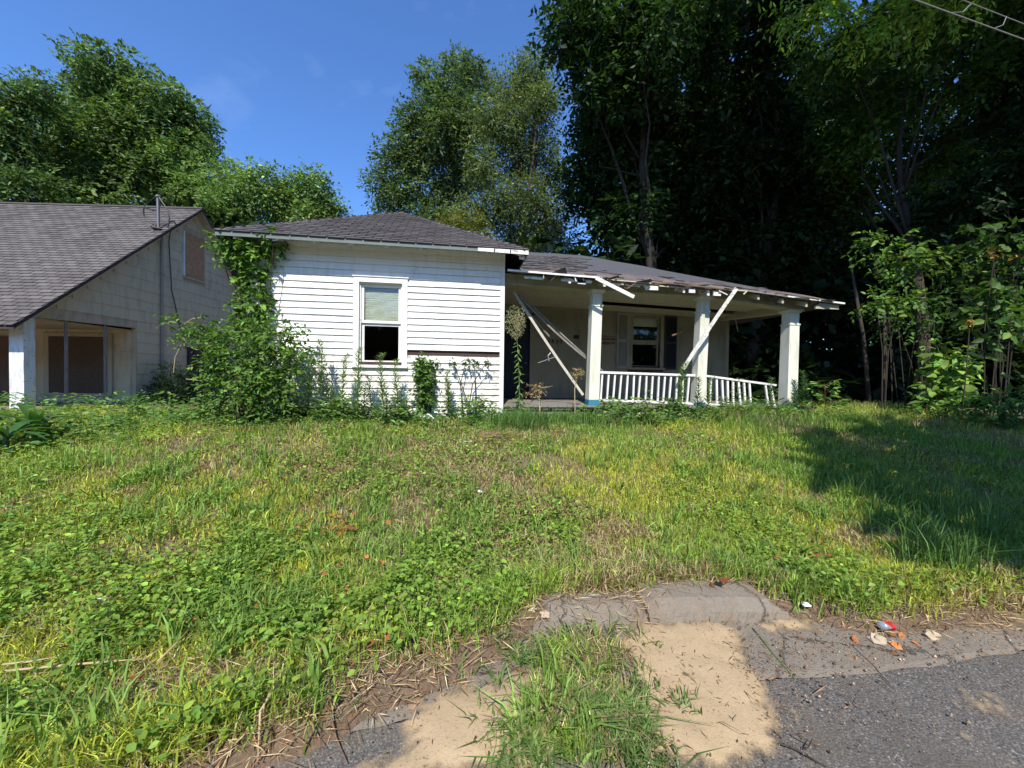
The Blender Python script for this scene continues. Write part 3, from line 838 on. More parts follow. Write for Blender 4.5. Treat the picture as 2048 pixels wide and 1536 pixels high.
# columns
def column(x, y, z0, z1, wb, wt, lean=0.0, band=True):
    def ring(z, w, dx): return [(x + dx - w / 2, y - w / 2, z), (x + dx + w / 2, y - w / 2, z), (x + dx + w / 2, y + w / 2, z), (x + dx - w / 2, y + w / 2, z)]
    zc = z1 - 0.36
    c = MB().hexa(ring(z0 + (.11 if band else 0), wb, 0) + ring(zc, wt + .02, lean * .85)).build("porch_column", M['column'], house, bevel=.006)
    MB().hexa(ring(zc + .001, wt + .045, lean * .85) + ring(zc + .035, wt + .045, lean * .86)).build("necking", M['column'], c, bevel=.004)
    MB().hexa(ring(zc + .036, wt + .004, lean * .86) + ring(z1 - .075, wt + .01, lean * .97)).build("column_neck", M['column'], c, bevel=.004)
    MB().hexa(ring(z1 - .074, wt + .05, lean) + ring(z1 - .035, wt + .09, lean)).hexa(ring(z1 - .034, wt + .12, lean) + ring(z1, wt + .12, lean)).build("capital", M['column'], c, bevel=.003)
    if band:
        tag(MB().hexa(ring(z0, wb + .012, 0) + ring(z0 + .109, wb + .008, 0)).build("base_block", M['blue'], c, bevel=.004), "chipped blue base block")
    return c
column(2.96, YP, ZF - .001, 3.50, 0.235, 0.205, 0.05)
column(5.46, YP, ZF - .05, 3.48, 0.225, 0.20, 0.08)
column(7.77, YP, ZF - .42, 3.26, 0.27, 0.235, 0.02, band=False)
# beam in sagging lengths
bz = [(XR + .0, 3.54), (2.96, 3.50), (5.46, 3.48), (6.9, 3.37), (8.02, 3.26)]
for k in range(len(bz) - 1):
    (a, za), (c, zc) = bz[k], bz[k + 1]
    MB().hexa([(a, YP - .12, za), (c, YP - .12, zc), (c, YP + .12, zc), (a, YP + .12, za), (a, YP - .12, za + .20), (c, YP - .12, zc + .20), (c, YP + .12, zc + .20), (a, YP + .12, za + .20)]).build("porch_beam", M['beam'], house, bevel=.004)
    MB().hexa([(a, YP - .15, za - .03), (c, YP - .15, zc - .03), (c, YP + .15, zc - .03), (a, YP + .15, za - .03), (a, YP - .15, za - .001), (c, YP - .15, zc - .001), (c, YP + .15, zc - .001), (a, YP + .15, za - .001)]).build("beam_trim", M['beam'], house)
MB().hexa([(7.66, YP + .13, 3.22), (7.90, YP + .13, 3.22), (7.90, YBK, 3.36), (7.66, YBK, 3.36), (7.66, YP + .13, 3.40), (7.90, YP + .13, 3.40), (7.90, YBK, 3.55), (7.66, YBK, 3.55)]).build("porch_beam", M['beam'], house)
# ceiling boards, some dropped
k = 0; yq = YP + .16
while yq < YBK - .05:
    drop = 0.0
    x1 = 7.64
    zl = 3.60; zr = 3.42
    if 9.2 < yq < 9.6: x1 = 3.6
    MB().hexa([(XR + .01, yq, zl), (x1, yq, zr + (7.64 - x1) * .028), (x1, yq + .142, zr + (7.64 - x1) * .028), (XR + .01, yq + .142, zl),
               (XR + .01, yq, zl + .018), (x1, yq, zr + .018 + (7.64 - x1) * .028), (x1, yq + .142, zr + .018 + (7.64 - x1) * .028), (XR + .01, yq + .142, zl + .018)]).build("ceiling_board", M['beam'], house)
    yq += .15; k += 1

# porch roof: hipped, sagging, felt and scraps of shingle
def eave_z(x): return 3.70 - 0.030 * max(0, x - 1.0) * (1 if x < 6.0 else 1.0) - (0.035 * max(0, x - 6.0) ** 1.2) + 0.012 * math.sin(x * 3.1)
PEY, PER = 7.50, 8.66
RY, RX, RZ = 12.07, 4.05, 5.58
def proof(x, y):      # surface height of the front slope
    t = (y - PEY) / (RY - PEY)
    z = eave_z(x) * (1 - t) + RZ * t
    return z - 0.10 * math.sin(math.pi * t) * (0.6 + 0.4 * math.sin(x * 1.1 + .6)) + 0.02 * math.sin(x * 5.1 + y * 4) * math.sin(y * 3.7)
nu_, nv_ = 48, 26
vs, fs = [], []
for j in range(nv_ + 1):
    t = j / nv_; y = PEY + t * (RY - PEY)
    xr = PER - (PER - RX) * t; xl = XR + 0.02 + 0.3 * min(1, t * 6)
    for k in range(nu_ + 1):
        x = xl + (xr - xl) * k / nu_
        jag = (0.03 * math.sin(x * 17) + 0.035 * (random.random() - .5)) if j == 0 and x > 2.9 else 0
        vs.append((x, y + jag, proof(x, y)))
for j in range(nv_):
    for k in range(nu_):
        a = j * (nu_ + 1) + k
        fs.append((a, a + 1, a + nu_ + 2, a + nu_ + 1))
top = MB().add(vs, fs)
# right hip slope and back slope
corner_z = eave_z(PER)
top.add([(PER, PEY, corner_z), (PER, 16.6, corner_z), (RX, RY, RZ)], [(0, 1, 2)])
top.add([(PER, 16.6, corner_z), (XR - 3, 16.6, corner_z + .2), (XR - 3, RY, RZ), (RX, RY, RZ)], [(0, 1, 2, 3)])
porch_roof = top.build("porch_roof", M['felt'], house, smooth=False)
so = porch_roof.modifiers.new("thickness", 'SOLIDIFY'); so.thickness = 0.03; so.offset = -1
sh3 = shingle_mesh("shingle", 0.305, 0.165, 0.007, M['shingle'])
# remains of shingles near the wing and strewn bits
loose = 0
for r_ in range(24):
    y = 8.3 + r_ * 0.125
    x = 1.45 + (r_ % 2) * .15
    while x < 2.55 + 0.9 * (r_ / 24) + 0.4 * math.sin(r_ * 1.7):
        if random.random() < 0.92:
            z0_ = proof(x + .15, y); z1_ = proof(x + .15, y + .16)
            u_ = Vector((0, .16, z1_ - z0_)).normalized(); n_ = Vector((1, 0, 0)).cross(u_)
            Mx = Matrix((Vector((1, 0, 0)), (u_ - n_ * .03).normalized(), n_)).transposed().to_4x4(); Mx.translation = Vector((x, y, z0_)) + n_ * 0.014
            link_mesh("shingle", sh3, None, porch_roof, Mx)
        x += .307
for k in range(22):
    x = random.uniform(2.3, 7.2); y = random.uniform(7.6, 9.0 if k < 26 else 10.5)
    if x > PER - (y - PEY) * 1.0 - .3: continue
    z0_ = proof(x, y)
    an = random.uniform(-.6, .6)
    Mx = Matrix.Translation((x, y, z0_ + .016)) @ Matrix.Rotation(math.atan(.40), 4, 'X') @ Matrix.Rotation(an, 4, 'Z') @ Matrix.Diagonal((random.uniform(.5, 1.6), random.uniform(.4, 1.3), 1, 1))
    link_mesh("roof_scrap", sh3, None, porch_roof, Mx)
# broken edge strips and fascia left on the porch eave
def strip(x0, x1, dy, dz, h, mat, name):
    za, zc = eave_z(x0) + dz, eave_z(x1) + dz
    MB().hexa([(x0, PEY + dy, za - h), (x1, PEY + dy, zc - h), (x1, PEY + dy + .02, zc - h), (x0, PEY + dy + .02, za - h),
               (x0, PEY + dy, za), (x1, PEY + dy, zc), (x1, PEY + dy + .02, zc), (x0, PEY + dy + .02, za)]).build(name, mat, porch_roof)
strip(1.0, 2.0, -.03, .012, .035, M['trim'], "fascia"); strip(2.0, 2.93, -.03, .012, .035, M['trim'], "fascia")
strip(3.05, 4.0, -.02, -.012, .018, M['paleboard'], "sheathing_edge"); strip(3.6, 5.0, .02, -.035, .022, M['paleboard'], "sheathing_edge"); strip(4.4, 5.7, -.03, .0, .018, M['brownwood'], "sheathing_edge")
strip(5.5, 6.25, -.01, .0, .02, M['paleboard'], "sheathing_edge"); strip(6.2, 7.3, -.02, .012, .03, M['greywood'], "fascia"); strip(7.2, 8.66, -.025, .014, .035, M['trim'], "fascia")
strip(6.9, 8.0, -.04, .03, .012, M['brownwood'], "sheathing_edge")
for a, c, h in ((1.35, 1.75, .05), (2.1, 2.75, .055), (2.45, 2.62, .09), (3.1, 3.8, .03)):
    strip(a, c, .06, -.06, h, M['white_peel'], "broken_trim")
for x in (2.28, 3.02, 4.1, 4.78, 5.35, 6.55, 7.15, 7.75, 8.3):
    ez = eave_z(x)
    MB().hexa([(x - .025, PEY + .05, ez - .155), (x + .025, PEY + .05, ez - .155), (x + .025, YP + .1, ez + .03), (x - .025, YP + .1, ez + .03),
               (x - .025, PEY + .05, ez - .05), (x + .025, PEY + .05, ez - .05), (x + .025, YP + .1, ez + .13), (x - .025, YP + .1, ez + .13)]).build("rafter_tail", M['white_peel'] if x < 6 else M['beam'], porch_roof)
for a, c in ((3.9, 4.18), (4.88, 5.02), (5.45, 5.62)):
    ez = eave_z(a)
    MB().box(a, c, PEY + .02, PEY + .05, ez - .15, ez - .05).build("rafter_block", M['white_peel'], porch_roof)
MB().hexa([(8.0, PEY + .06, eave_z(8.0) - .17), (8.6, PEY + .06, eave_z(8.6) - .13), (8.6, PEY + .1, eave_z(8.6) - .13), (8.0, PEY + .1, eave_z(8.0) - .17),
           (8.0, PEY + .06, eave_z(8.0) - .04), (8.6, PEY + .06, eave_z(8.6) - .03), (8.6, PEY + .1, eave_z(8.6) - .03), (8.0, PEY + .1, eave_z(8.0) - .04)]).build("sub_fascia", M['beam'], porch_roof)

for k in range(26):
    x = random.uniform(1.6, 8.3); ez = eave_z(x)
    Mx = Matrix.Translation((x, PEY + random.uniform(-.05, .06), ez + random.uniform(-.02, .015))) @ Matrix.Rotation(random.uniform(-.9, .5), 4, 'X') @ Matrix.Rotation(random.uniform(-.7, .7), 4, 'Z') @ Matrix.Diagonal((random.uniform(.3, 1.3), random.uniform(.4, 1.1), 1, 1))
    link_mesh("torn_shingle", sh3, None, porch_roof, Mx)
for k in range(20):
    x = random.uniform(1.5, 6.4); ez = eave_z(x)
    a_ = Vector((x, PEY + random.uniform(-.03, .08), ez - random.uniform(.0, .05))); b_ = a_ + Vector((random.uniform(-.22, .22), random.uniform(-.04, .04), -random.uniform(.01, .13)))
    MB().beam(a_, b_, random.uniform(.008, .03), .006, (0, 1, 0)).build("splinter", random.choice([M['white_peel'], M['paleboard'], M['brownwood']]), porch_roof)

# railing
rail = MB().beam((3.07, YP, 1.735), (5.36, YP, 1.70), .085, .05).build("railing", M['trim'], house, bevel=.003)
rb = MB().beam((3.07, YP, 1.135), (5.36, YP, 1.06), .06, .045).build("bottom_rail", M['trim'], rail)
for k in range(15):
    u = (k + .75) / 15.6; x = 3.07 + u * 2.29; dx = random.uniform(.012, .045); 
    MB().beam((x - dx, YP, 1.15 - .075 * u), (x, YP, 1.716 - .035 * u), .036, .036, (0, 1, 0)).build("baluster", M['trim'], rail)
rail2 = MB().beam((5.57, YP, 1.70), (7.45, YP + .02, 1.50), .085, .045).build("railing", M['trim'], house, bevel=.003)
for k in range(13):
    u = (k + .5) / 13.5; x = 5.57 + u * 1.88
    if 9 <= k <= 10: continue
    ztop = 1.68 - .20 * u; lean = -.02 + .16 * u ** 1.5 + random.uniform(-.03, .04)
    MB().beam((x + lean, YP - .02, 1.04 - .14 * u), (x, YP + .005, ztop), .042, .036, (0, 1, 0)).build("baluster", M['trim'], rail2)
MB().beam((5.57, YP, 1.07), (6.5, YP, 0.98), .06, .045).build("bottom_rail", M['trim'], rail2)

# loose boards hanging and leaning about the porch
def board(name, a, b_, w, h, mat, label, cat, up=(0, 1, 0), bend=0.0):
    a = Vector(a); b_ = Vector(b_); mb = MB(); n_ = 6
    pts = []
    for k in range(n_ + 1):
        t = k / n_; p = a.lerp(b_, t); p.z -= bend * math.sin(math.pi * t); pts.append(p)
    sd = None
    d = (b_ - a).normalized(); sd = d.cross(Vector(up)).normalized() * w / 2; u = Vector(up).normalized() * h / 2
    vs, fs = [], []
    for p in pts: vs += [p - sd - u, p + sd - u, p + sd + u, p - sd + u]
    for k in range(n_):
        q = 4 * k
        for j in range(4): fs.append((q + j, q + (j + 1) % 4, q + 4 + (j + 1) % 4, q + 4 + j))
    fs += [(3, 2, 1, 0), (4 * n_, 4 * n_ + 1, 4 * n_ + 2, 4 * n_ + 3)]
    o = mb.add(vs, fs).build(name, mat)
    return tag(o, label, cat)
board("leaning_board", onY(1027, 583, 8.16), onY(1166, 790, 8.14), .055, .03, M['paleboard'], "long pale trim board fallen from porch ceiling to the first column foot", "board", bend=.04)
board("hanging_batten", onY(1030, 588, 8.20), onY(1099, 673, 8.4), .035, .02, M['greywood'], "short thin batten ending in mid-air beside the blue door", "board", bend=.03)
board("hanging_batten", onY(1036, 590, 8.24), onY(1184, 726, 8.3), .04, .022, M['greywood'], "middle thin batten of the fan dropping behind the first porch column", "board", bend=.06)
board("hanging_batten", onY(1044, 592, 8.28), onY(1206, 742, 8.5), .03, .018, M['greywood'], "uppermost thin batten of the fan dropping from the porch ceiling corner", "board", bend=.03)
board("loose_fascia_board", onY(1192, 556, 7.44), onY(1268, 594, 7.40), .075, .022, M['white_peel'], "short chipped white fascia board dangling beside the first porch column", "board")
board("fallen_fascia_board", onY(1473, 577, 7.42), onY(1366, 738, 7.62), .075, .022, M['white_peel'], "long chipped white plank propped across the middle porch column", "board", bend=-.03)
board("broken_lath", onY(1344, 671, 8.2), onY(1440, 633, 8.5), .035, .02, M['brownwood'], "broken brown lath sticking out behind the middle porch column", "board")
board("hanging_lath", onY(1468, 624, 9.0), onY(1476, 664, 9.0), .01, .006, M['paleboard'], "thin pale lath hanging straight down from the porch ceiling", "board")
bx_ = MB().tube([onY(1101, 706, 8.12), onY(1096, 712, 8.10), onY(1098, 722, 8.10)], .012, 5).tube([onY(1076, 726, 8.14), onY(1110, 714, 8.12)], .008, 5)
tag(bx_.build("snagged_wire", M['wire']), "twist of pale wire snagged on the leaning porch board", "wire")

# ------------------------------------------------------------------ grey neighbour house
na = math.radians(6.7)
ND = Vector((math.sin(na), math.cos(na), 0)); NE = Vector((math.cos(na), -math.sin(na), 0))
P0 = Vector(at(30, 647, 8.0))
def nl(e, d, z): return Vector((P0.x, P0.y, 0)) + NE * e + ND * d + Vector((0, 0, z))
NM = Matrix((NE, ND, Vector((0, 0, 1)))).transposed().to_4x4(); NM.translation = Vector((P0.x, P0.y, 0))
nb = empty("neighbour_house", tuple(nl(-4, 5, 0.8)), "grey bungalow with a long shingled roof and boarded windows", "house")
def nbuild(mb, name, mat, parent, bevel=0):
    o = link_mesh(name, mb.mesh(name), mat, parent, NM.copy())
    if bevel:
        q = o.modifiers.new("bevel", 'BEVEL'); q.width = bevel; q.segments = 2; q.limit_method = 'ANGLE'
    return o
NEZ, NRZ, NRD, NW = 2.57, 7.13, 5.05, 13.0
nth = math.atan2(NRZ - NEZ, NRD); ncs, nsn = math.cos(nth), math.sin(nth)
WO = -0.30          # gable wall plane
NBD = NRD * 2
def nroof_z(d): return NEZ + (NRZ - NEZ) * (d / NRD if d < NRD else (NBD - d) / NRD)
# porch part of the gable (above beam), and gable wall proper from d=3.0 on
gw = MB()
BZ = 2.80
gp = [(0.62, BZ), (3.0, BZ + .06), (3.0, .4), (9.3, .4), (9.3, nroof_z(9.3) - .12), (NRD, NRZ - .12), (0.62, nroof_z(.62) - .12)]
gw.poly_slab([(WO - .02, d, z) for d, z in gp], (-.12, 0, 0))
gable = nbuild(gw, "gable_wall", M['greytrim'], nb)
# wide asbestos siding panels, each course split by random joints
cz = 0.32; k = 0; CE = 0.305
GW = (4.68, 5.50, 4.78, 6.24)
while cz < 7.0:
    d0 = 3.03 if cz < BZ else 0.64
    d1 = 9.28
    zt = cz + CE - .006
    # limits under the roof
    lim0 = (zt + .14 - NEZ) / (NRZ - NEZ) * NRD
    d0 = max(d0, lim0); d1 = min(d1, NBD - lim0)
    if d0 < d1 - .05:
        x = d0 - random.random() * .6
        while x < d1:
            x2 = x + 1.22 + random.uniform(-.02, .02)
            a, c = max(x, d0), min(x2, d1)
            parts_ = [(a, c)]
            if GW[2] - .1 < cz + CE / 2 < GW[3] + .1:
                parts_ = [(a, min(c, GW[0] - .04)), (max(a, GW[1] + .04), c)]
            for (p, q) in parts_:
                if q - p > .06:
                    zb_ = max(cz, BZ) if p < 3.0 and cz < BZ + .06 else cz
                    tw = random.uniform(0, .004)
                    mb = MB().hexa([(WO - .02, p + .002, zb_), (WO - .02, q - .002, zb_), (WO - .014 + tw, q - .002, zb_), (WO - .004 + tw, p + .002, zb_),
                                    (WO - .02, p + .002, zt + .02), (WO - .02, q - .002, zt + .02), (WO - .016, q - .002, zt + .02), (WO - .016, p + .002, zt + .02)])
                    mb.v[2] = (WO - .002 + tw, q - .002, zb_); mb.v[3] = (WO - .002 + tw, p + .002, zb_)
                    nbuild(mb, "siding_panel", M['greysiding'], gable)
            x = x2
    cz += CE; k += 1
# filler triangles under the rake hidden by the barge board
bb = MB().hexa([(WO - .03, .55, nroof_z(.55) - .30), (WO + .03, .55, nroof_z(.55) - .30), (WO + .03, NRD, NRZ - .34), (WO - .03, NRD, NRZ - .34),
                (WO - .03, .55, nroof_z(.55) - .10), (WO + .03, .55, nroof_z(.55) - .10), (WO + .03, NRD, NRZ - .12), (WO - .03, NRD, NRZ - .12)])
nbuild(bb, "frieze_board", M['greysiding'], gable)
bb = MB().hexa([(WO - .03, NRD + .001, NRZ - .34), (WO + .03, NRD + .001, NRZ - .34), (WO + .03, 9.3, nroof_z(9.3) - .30), (WO - .03, 9.3, nroof_z(9.3) - .30),
                (WO - .03, NRD + .001, NRZ - .12), (WO + .03, NRD + .001, NRZ - .12), (WO + .03, 9.3, nroof_z(9.3) - .10), (WO - .03, 9.3, nroof_z(9.3) - .10)])
nbuild(bb, "frieze_board", M['greysiding'], gable)
# boarded gable window
gwn = nbuild(MB().box(WO - .01, WO + .012, GW[0], GW[1], GW[2], GW[3]), "boarded_window", M['osb'], nb)
nbuild(MB().box(WO - .015, WO + .022, GW[0] - .05, GW[0], GW[2] - .05, GW[3]), "window_trim", M['postblue'], gwn)
nbuild(MB().box(WO - .015, WO + .05, GW[0] - .06, GW[1] + .04, GW[2] - .06, GW[2] - .001), "sill", M['greytrim'], gwn)
# roof deck and shingles
nd = MB().add([(0, 0, NEZ), (-NW, 0, NEZ), (-NW, NRD, NRZ), (0, NRD, NRZ), (-NW, NBD, NEZ), (0, NBD, NEZ)], [(0, 3, 2, 1), (3, 5, 4, 2)])
nd.add([(0, 0.02, NEZ - .07), (-NW, 0.02, NEZ - .07), (-NW, NRD, NRZ - .09), (0, NRD, NRZ - .09), (-NW, NBD - .02, NEZ - .07), (0, NBD - .02, NEZ - .07)], [(0, 1, 2, 3), (3, 2, 4, 5)])
nd.add([(0, 0, NEZ), (0, NRD, NRZ), (0, NBD, NEZ), (0, .02, NEZ - .07), (0, NRD, NRZ - .09), (0, NBD - .02, NEZ - .07), (-NW, 0, NEZ), (-NW, .02, NEZ - .07)],
       [(0, 3, 4, 1), (1, 4, 5, 2), (0, 6, 7, 3)])
nroof = nbuild(nd, "roof", M['darkwood'], nb)
nsh = shingle_mesh("shingle", 0.305, 0.147, 0.012, M['shingle2'])
NSL = math.hypot(NRD, NRZ - NEZ)
upv = ND * ncs + Vector((0, 0, nsn)); nrv = ND * -nsn + Vector((0, 0, ncs))
o0 = nl(0.02, -.05, NEZ - .05 * math.tan(nth))
shingle_slope(tuple(o0 - NE * NW), tuple(NE), tuple(upv), tuple(nrv), NW, NSL + .06, lambda s: 0.0, lambda s: NW, nroof, nsh, M['shingle2'], exposure=.145)
nbuild(MB().box(-NW, .03, NRD - .07, NRD + .07, NRZ - .015, NRZ + .03), "ridge_cap", M['shingle2'], nroof)
nbuild(MB().box(-NW, -.001, -.02, .0, NEZ - .11, NEZ - .005), "fascia", M['darkwood'], nroof)
# soffit under rake
nbuild(MB().add([(-.01, .02, NEZ - .075), (WO, .02, NEZ - .075), (WO, NRD, NRZ - .095), (-.01, NRD, NRZ - .095), (WO, NBD, NEZ - .075), (-.01, NBD, NEZ - .075)], [(0, 3, 2, 1), (3, 5, 4, 2)]), "soffit", M['greytrim'], nroof)
# porch: post, beam, poles, front wall, deck
nbuild(MB().box(-.62, WO - .01, .40, .62, .55, 2.79), "porch_post", M['postblue'], nb, .006)
nbuild(MB().box(-NW, WO - .02, .42, .60, 2.45, 2.60), "porch_beam", M['greytrim'], nb)
nbuild(MB().box(-NW, WO - .14, .62, 3.0, 2.78, 2.80), "porch_ceiling", M['greytrim'], nb)
for d in (1.27, 2.19):
    nbuild(MB().tube([(WO - .06, d, .7), (WO - .08, d + .02, 2.82)], .035, 8), "pole", M['greywood'], nb)
nbuild(MB().box(-NW, WO - .14, 3.0, 3.12, .5, 2.80), "front_wall", M['greysiding'], nb)
q = .75
while q < 2.75:
    nbuild(MB().hexa([(-NW, 2.982, q), (WO - .15, 2.982, q), (WO - .15, 3.001, q), (-NW, 3.001, q), (-NW, 2.992, q + .20), (WO - .15, 2.992, q + .20), (WO - .15, 3.001, q + .20), (-NW, 3.001, q + .20)]), "siding_board", M['greysiding'], nb)
    q += .205
pwn = nbuild(MB().box(-2.65, -1.05, 2.93, 2.972, .98, 2.58), "boarded_window", M['osb_shaded'], nb)
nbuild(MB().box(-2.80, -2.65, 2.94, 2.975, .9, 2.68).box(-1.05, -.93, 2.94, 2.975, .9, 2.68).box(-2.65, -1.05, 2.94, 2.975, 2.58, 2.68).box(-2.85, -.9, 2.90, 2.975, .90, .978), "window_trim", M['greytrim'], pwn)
nbuild(MB().box(-4.1, -3.1, 2.93, 2.972, .75, 2.55), "boarded_door", M['brownwood'], nb)
nbuild(MB().box(-NW, WO - .02, .35, 3.0, .55, .72), "porch_slab", M['concrete'], nb)
# far walls so nothing shows through
nbuild(MB().box(-NW, WO - .14, 9.2, 9.3, .5, 2.8).box(-NW, -NW + .1, 3.1, 9.2, .5, 2.8), "side_wall", M['greysiding'], nb)
# conduit, service mast and cable
nbuild(MB().tube([(WO + .035, 3.80, .9), (WO + .035, 3.80, 5.75)], .038, 8), "conduit", M['pipe'], nb)
for z_ in (1.6, 3.1, 4.6): nbuild(MB().box(WO - .01, WO + .08, 3.75, 3.85, z_, z_ + .04), "conduit_strap", M['pipe'], nb)
mz = nroof_z(3.7)
mast = nbuild(MB().tube([(-.28, 3.7, mz - .1), (-.30, 3.7, mz + .95)], .04, 10), "service_mast", M['metal'], nb)
nbuild(MB().tube([(-.30, 3.7, mz + .951), (-.30, 3.7, mz + 1.0), (-.30, 3.69, mz + 1.05)], [.05, .075, .03], 10), "weather_head", M['metal'], mast)
nbuild(MB().tube([(-.28, 3.7, mz + .01), (-.28, 3.7, mz + .06)], [.16, .05], 10), "mast_boot", M['brownwood'], mast)
def loop(p, q, sag, n_=10): return [Vector(p).lerp(Vector(q), t / n_) + Vector((sag * math.sin(math.pi * t / n_), 0, -abs(sag) * .3 * math.sin(math.pi * t / n_))) for t in range(n_ + 1)]
nbuild(MB().tube(loop((-.34, 3.68, mz + .98), (-.62, 3.6, mz + .62), -.06), .012, 5).tube(loop((-.62, 3.6, mz + .62), (-.30, 3.66, mz + .1), -.15), .02, 5)
       .tube(loop((-.26, 3.68, mz + .98), (.02, 3.66, mz + .05), .16), .02, 5).tube([(-.30, 3.68, mz + .55), (-.62, 3.6, mz + .62)], .02, 5), "service_cable", M['cable'], mast)
nbuild(MB().tube([(.0, 3.8, nroof_z(3.8) + .03), (WO + .03, 4.05, 5.7), (WO + .03, 4.1, 4.9), (WO + .03, 4.15, 4.2), (WO + .03, 4.45, 3.1), (WO + .03, 4.7, 2.4)], .014, 5), "hanging_cable", M['cable'], nb)
# dark rotten panel against the side wall
nbuild(MB().hexa([(WO, 4.75, .6), (WO, 6.4, .6), (WO + .06, 6.4, .6), (WO + .06, 4.75, .6), (WO, 4.78, 2.45), (WO, 6.35, 2.62), (WO + .05, 6.35, 2.62), (WO + .05, 4.78, 2.45)]), "rotten_panel", M['darkwood'], nb)
for k in range(8):
    d = 4.78 + k * .2
    nbuild(MB().box(WO + .061, WO + .075, d, d + .17, .62, 2.42 + k * .02 - random.random() * .08), "panel_board", M['darkwood'], nb)

# ------------------------------------------------------------------ leaves
def unit(v):
    return v / np.maximum(np.linalg.norm(v, axis=1, keepdims=True), 1e-9)
def leaf_geo(P, D, Nn, L, W, six=False):
    """arrays -> (V,F): 4-point diamond folded on its midrib, or a 6-point leaf"""
    S = unit(np.cross(D, Nn)); Nn = unit(np.cross(S, D)); n = len(P)
    L = L[:, None]; W = W[:, None]
    if six:
        vs = [P, P + D * L * .30 + S * W * .46 + Nn * W * .10, P + D * L * .68 + S * W * .36 + Nn * W * .06, P + D * L - Nn * L * .10,
              P + D * L * .68 - S * W * .36 + Nn * W * .06, P + D * L * .30 - S * W * .46 + Nn * W * .10]
        V = np.stack(vs, 1).reshape(-1, 3); b0 = np.arange(n)[:, None] * 6
        F = np.concatenate([b0 + np.array([[0, 1, 2, 3]]), b0 + np.array([[0, 3, 4, 5]])])
    else:
        vs = [P, P + D * L * .48 + S * W * .5 + Nn * W * .12, P + D * L, P + D * L * .48 - S * W * .5 + Nn * W * .12]
        V = np.stack(vs, 1).reshape(-1, 3); b0 = np.arange(n)[:, None] * 4
        F = np.concatenate([b0 + np.array([[0, 1, 2]]), b0 + np.array([[0, 2, 3]])])
    return V, F
def leaf_cols(n, base, var=.35, hue=.15, per=4):
    base = np.asarray(base, float)
    k = rng.lognormal(0, var, (n, 1)); h = rng.normal(0, hue, (n, 1))
    c = base * k * np.concatenate([1 + h, 1 + h * .25, 1 - h * .4], 1)
    return np.repeat(np.clip(c, .002, .9), per, 0)
def rand_dirs(n):
    v = rng.normal(size=(n, 3)); return unit(v)
def sprays(C, Rr, n_spray, k, length, leafL, leafW, droop=.35, up=.0, shell=.5, flat=.85, gaps=.0, wid=.5):
    """leaf positions for one lobe: sprays of k leaves on the lobe's shell"""
    d = rand_dirs(n_spray); d[:, 2] *= flat
    rr = shell + (1 - shell) * rng.random((n_spray, 1)) ** .6
    lum = 1 + .22 * np.sin(d[:, :1] * 5 + C[0]) * np.sin(d[:, 1:2] * 6 + C[1]) + .16 * np.sin(d[:, 2:] * 9 + C[2])
    A = np.asarray(C) + d * rr * Rr * lum
    dirs = unit(d + rng.normal(0, .55, (n_spray, 3)) + np.array([0, 0, up - droop]))
    side = unit(np.cross(dirs, np.array([[0, 0, 1.0]]) + rng.normal(0, .4, (n_spray, 3))))
    t = (np.arange(k) + .5) / k
    P = A[:, None, :] + dirs[:, None, :] * (t[None, :, None] * length) + np.array([0, 0, -1.0]) * (t[None, :, None] ** 2 * length * .35)
    sg = np.where(np.arange(k) % 2, 1.0, -1.0)[None, :, None]
    D = unit((dirs[:, None, :] * .7 + side[:, None, :] * sg * .9 + rng.normal(0, .35, (n_spray, k, 3)) + np.array([0, 0, -.2])).reshape(-1, 3))
    Nn = unit(np.array([[0, 0, 1.0]]) + rng.normal(0, .55, (n_spray * k, 3)) + np.repeat(d, k, 0) * .5)
    P = P.reshape(-1, 3)
    Ls = leafL * np.clip(rng.lognormal(-.05, .32, len(P)), .4, 2.0); Ws = leafW * np.clip(rng.lognormal(-.05, .32, len(P)), .4, 1.9)
    return P, D, Nn, Ls, Ws
def foliage(name, lobes, dens, k, length, leafL, leafW, base, mat, parent=None, six=False, var=.35, hue=.14, sub=0, **kw):
    """lobes: (centre, radius) in metres; dens: sprays per square metre of shell; sub splits each lobe into clumps"""
    out = []
    if sub:
        l2 = []
        for C, Rr in lobes:
            for d in rand_dirs(sub):
                if d[2] < -.75: continue
                l2.append((np.asarray(C) + d * Rr * rng.uniform(.45, 1.0), Rr * rng.uniform(.22, .46)))
        lobes = l2
    for C, Rr in lobes:
        n = max(6, int(dens * 4 * math.pi * Rr * Rr * .8))
        out.append(sprays(C, Rr, n, k, length, leafL, leafW, **kw))
    P, D, Nn, L, W = [np.concatenate([o[i] for o in out]) for i in range(5)]
    V, F = leaf_geo(P, D, Nn, L, W, six)
    per = 6 if six else 4
    # clump tint: neighbouring sprays share a tone
    c = leaf_cols(len(P), base, var, hue, per)
    tone = .75 + .5 * vnoise(V[:, 0] * .9 + V[:, 2] * .5, V[:, 1] * .9 + V[:, 2] * .8, 3)
    return big_mesh(name, V, F, mat, parent, c * tone[:, None])
def pxl(lobes, t, jit=.8):
    """(px, py, r px[, t]) -> metres at distance t"""
    o = []
    for q in lobes:
        tt = (q[3] if len(q) > 3 else t) + random.uniform(-jit, jit)
        o.append((at(q[0], q[1], tt), q[2] * tt / FPX))
    return o
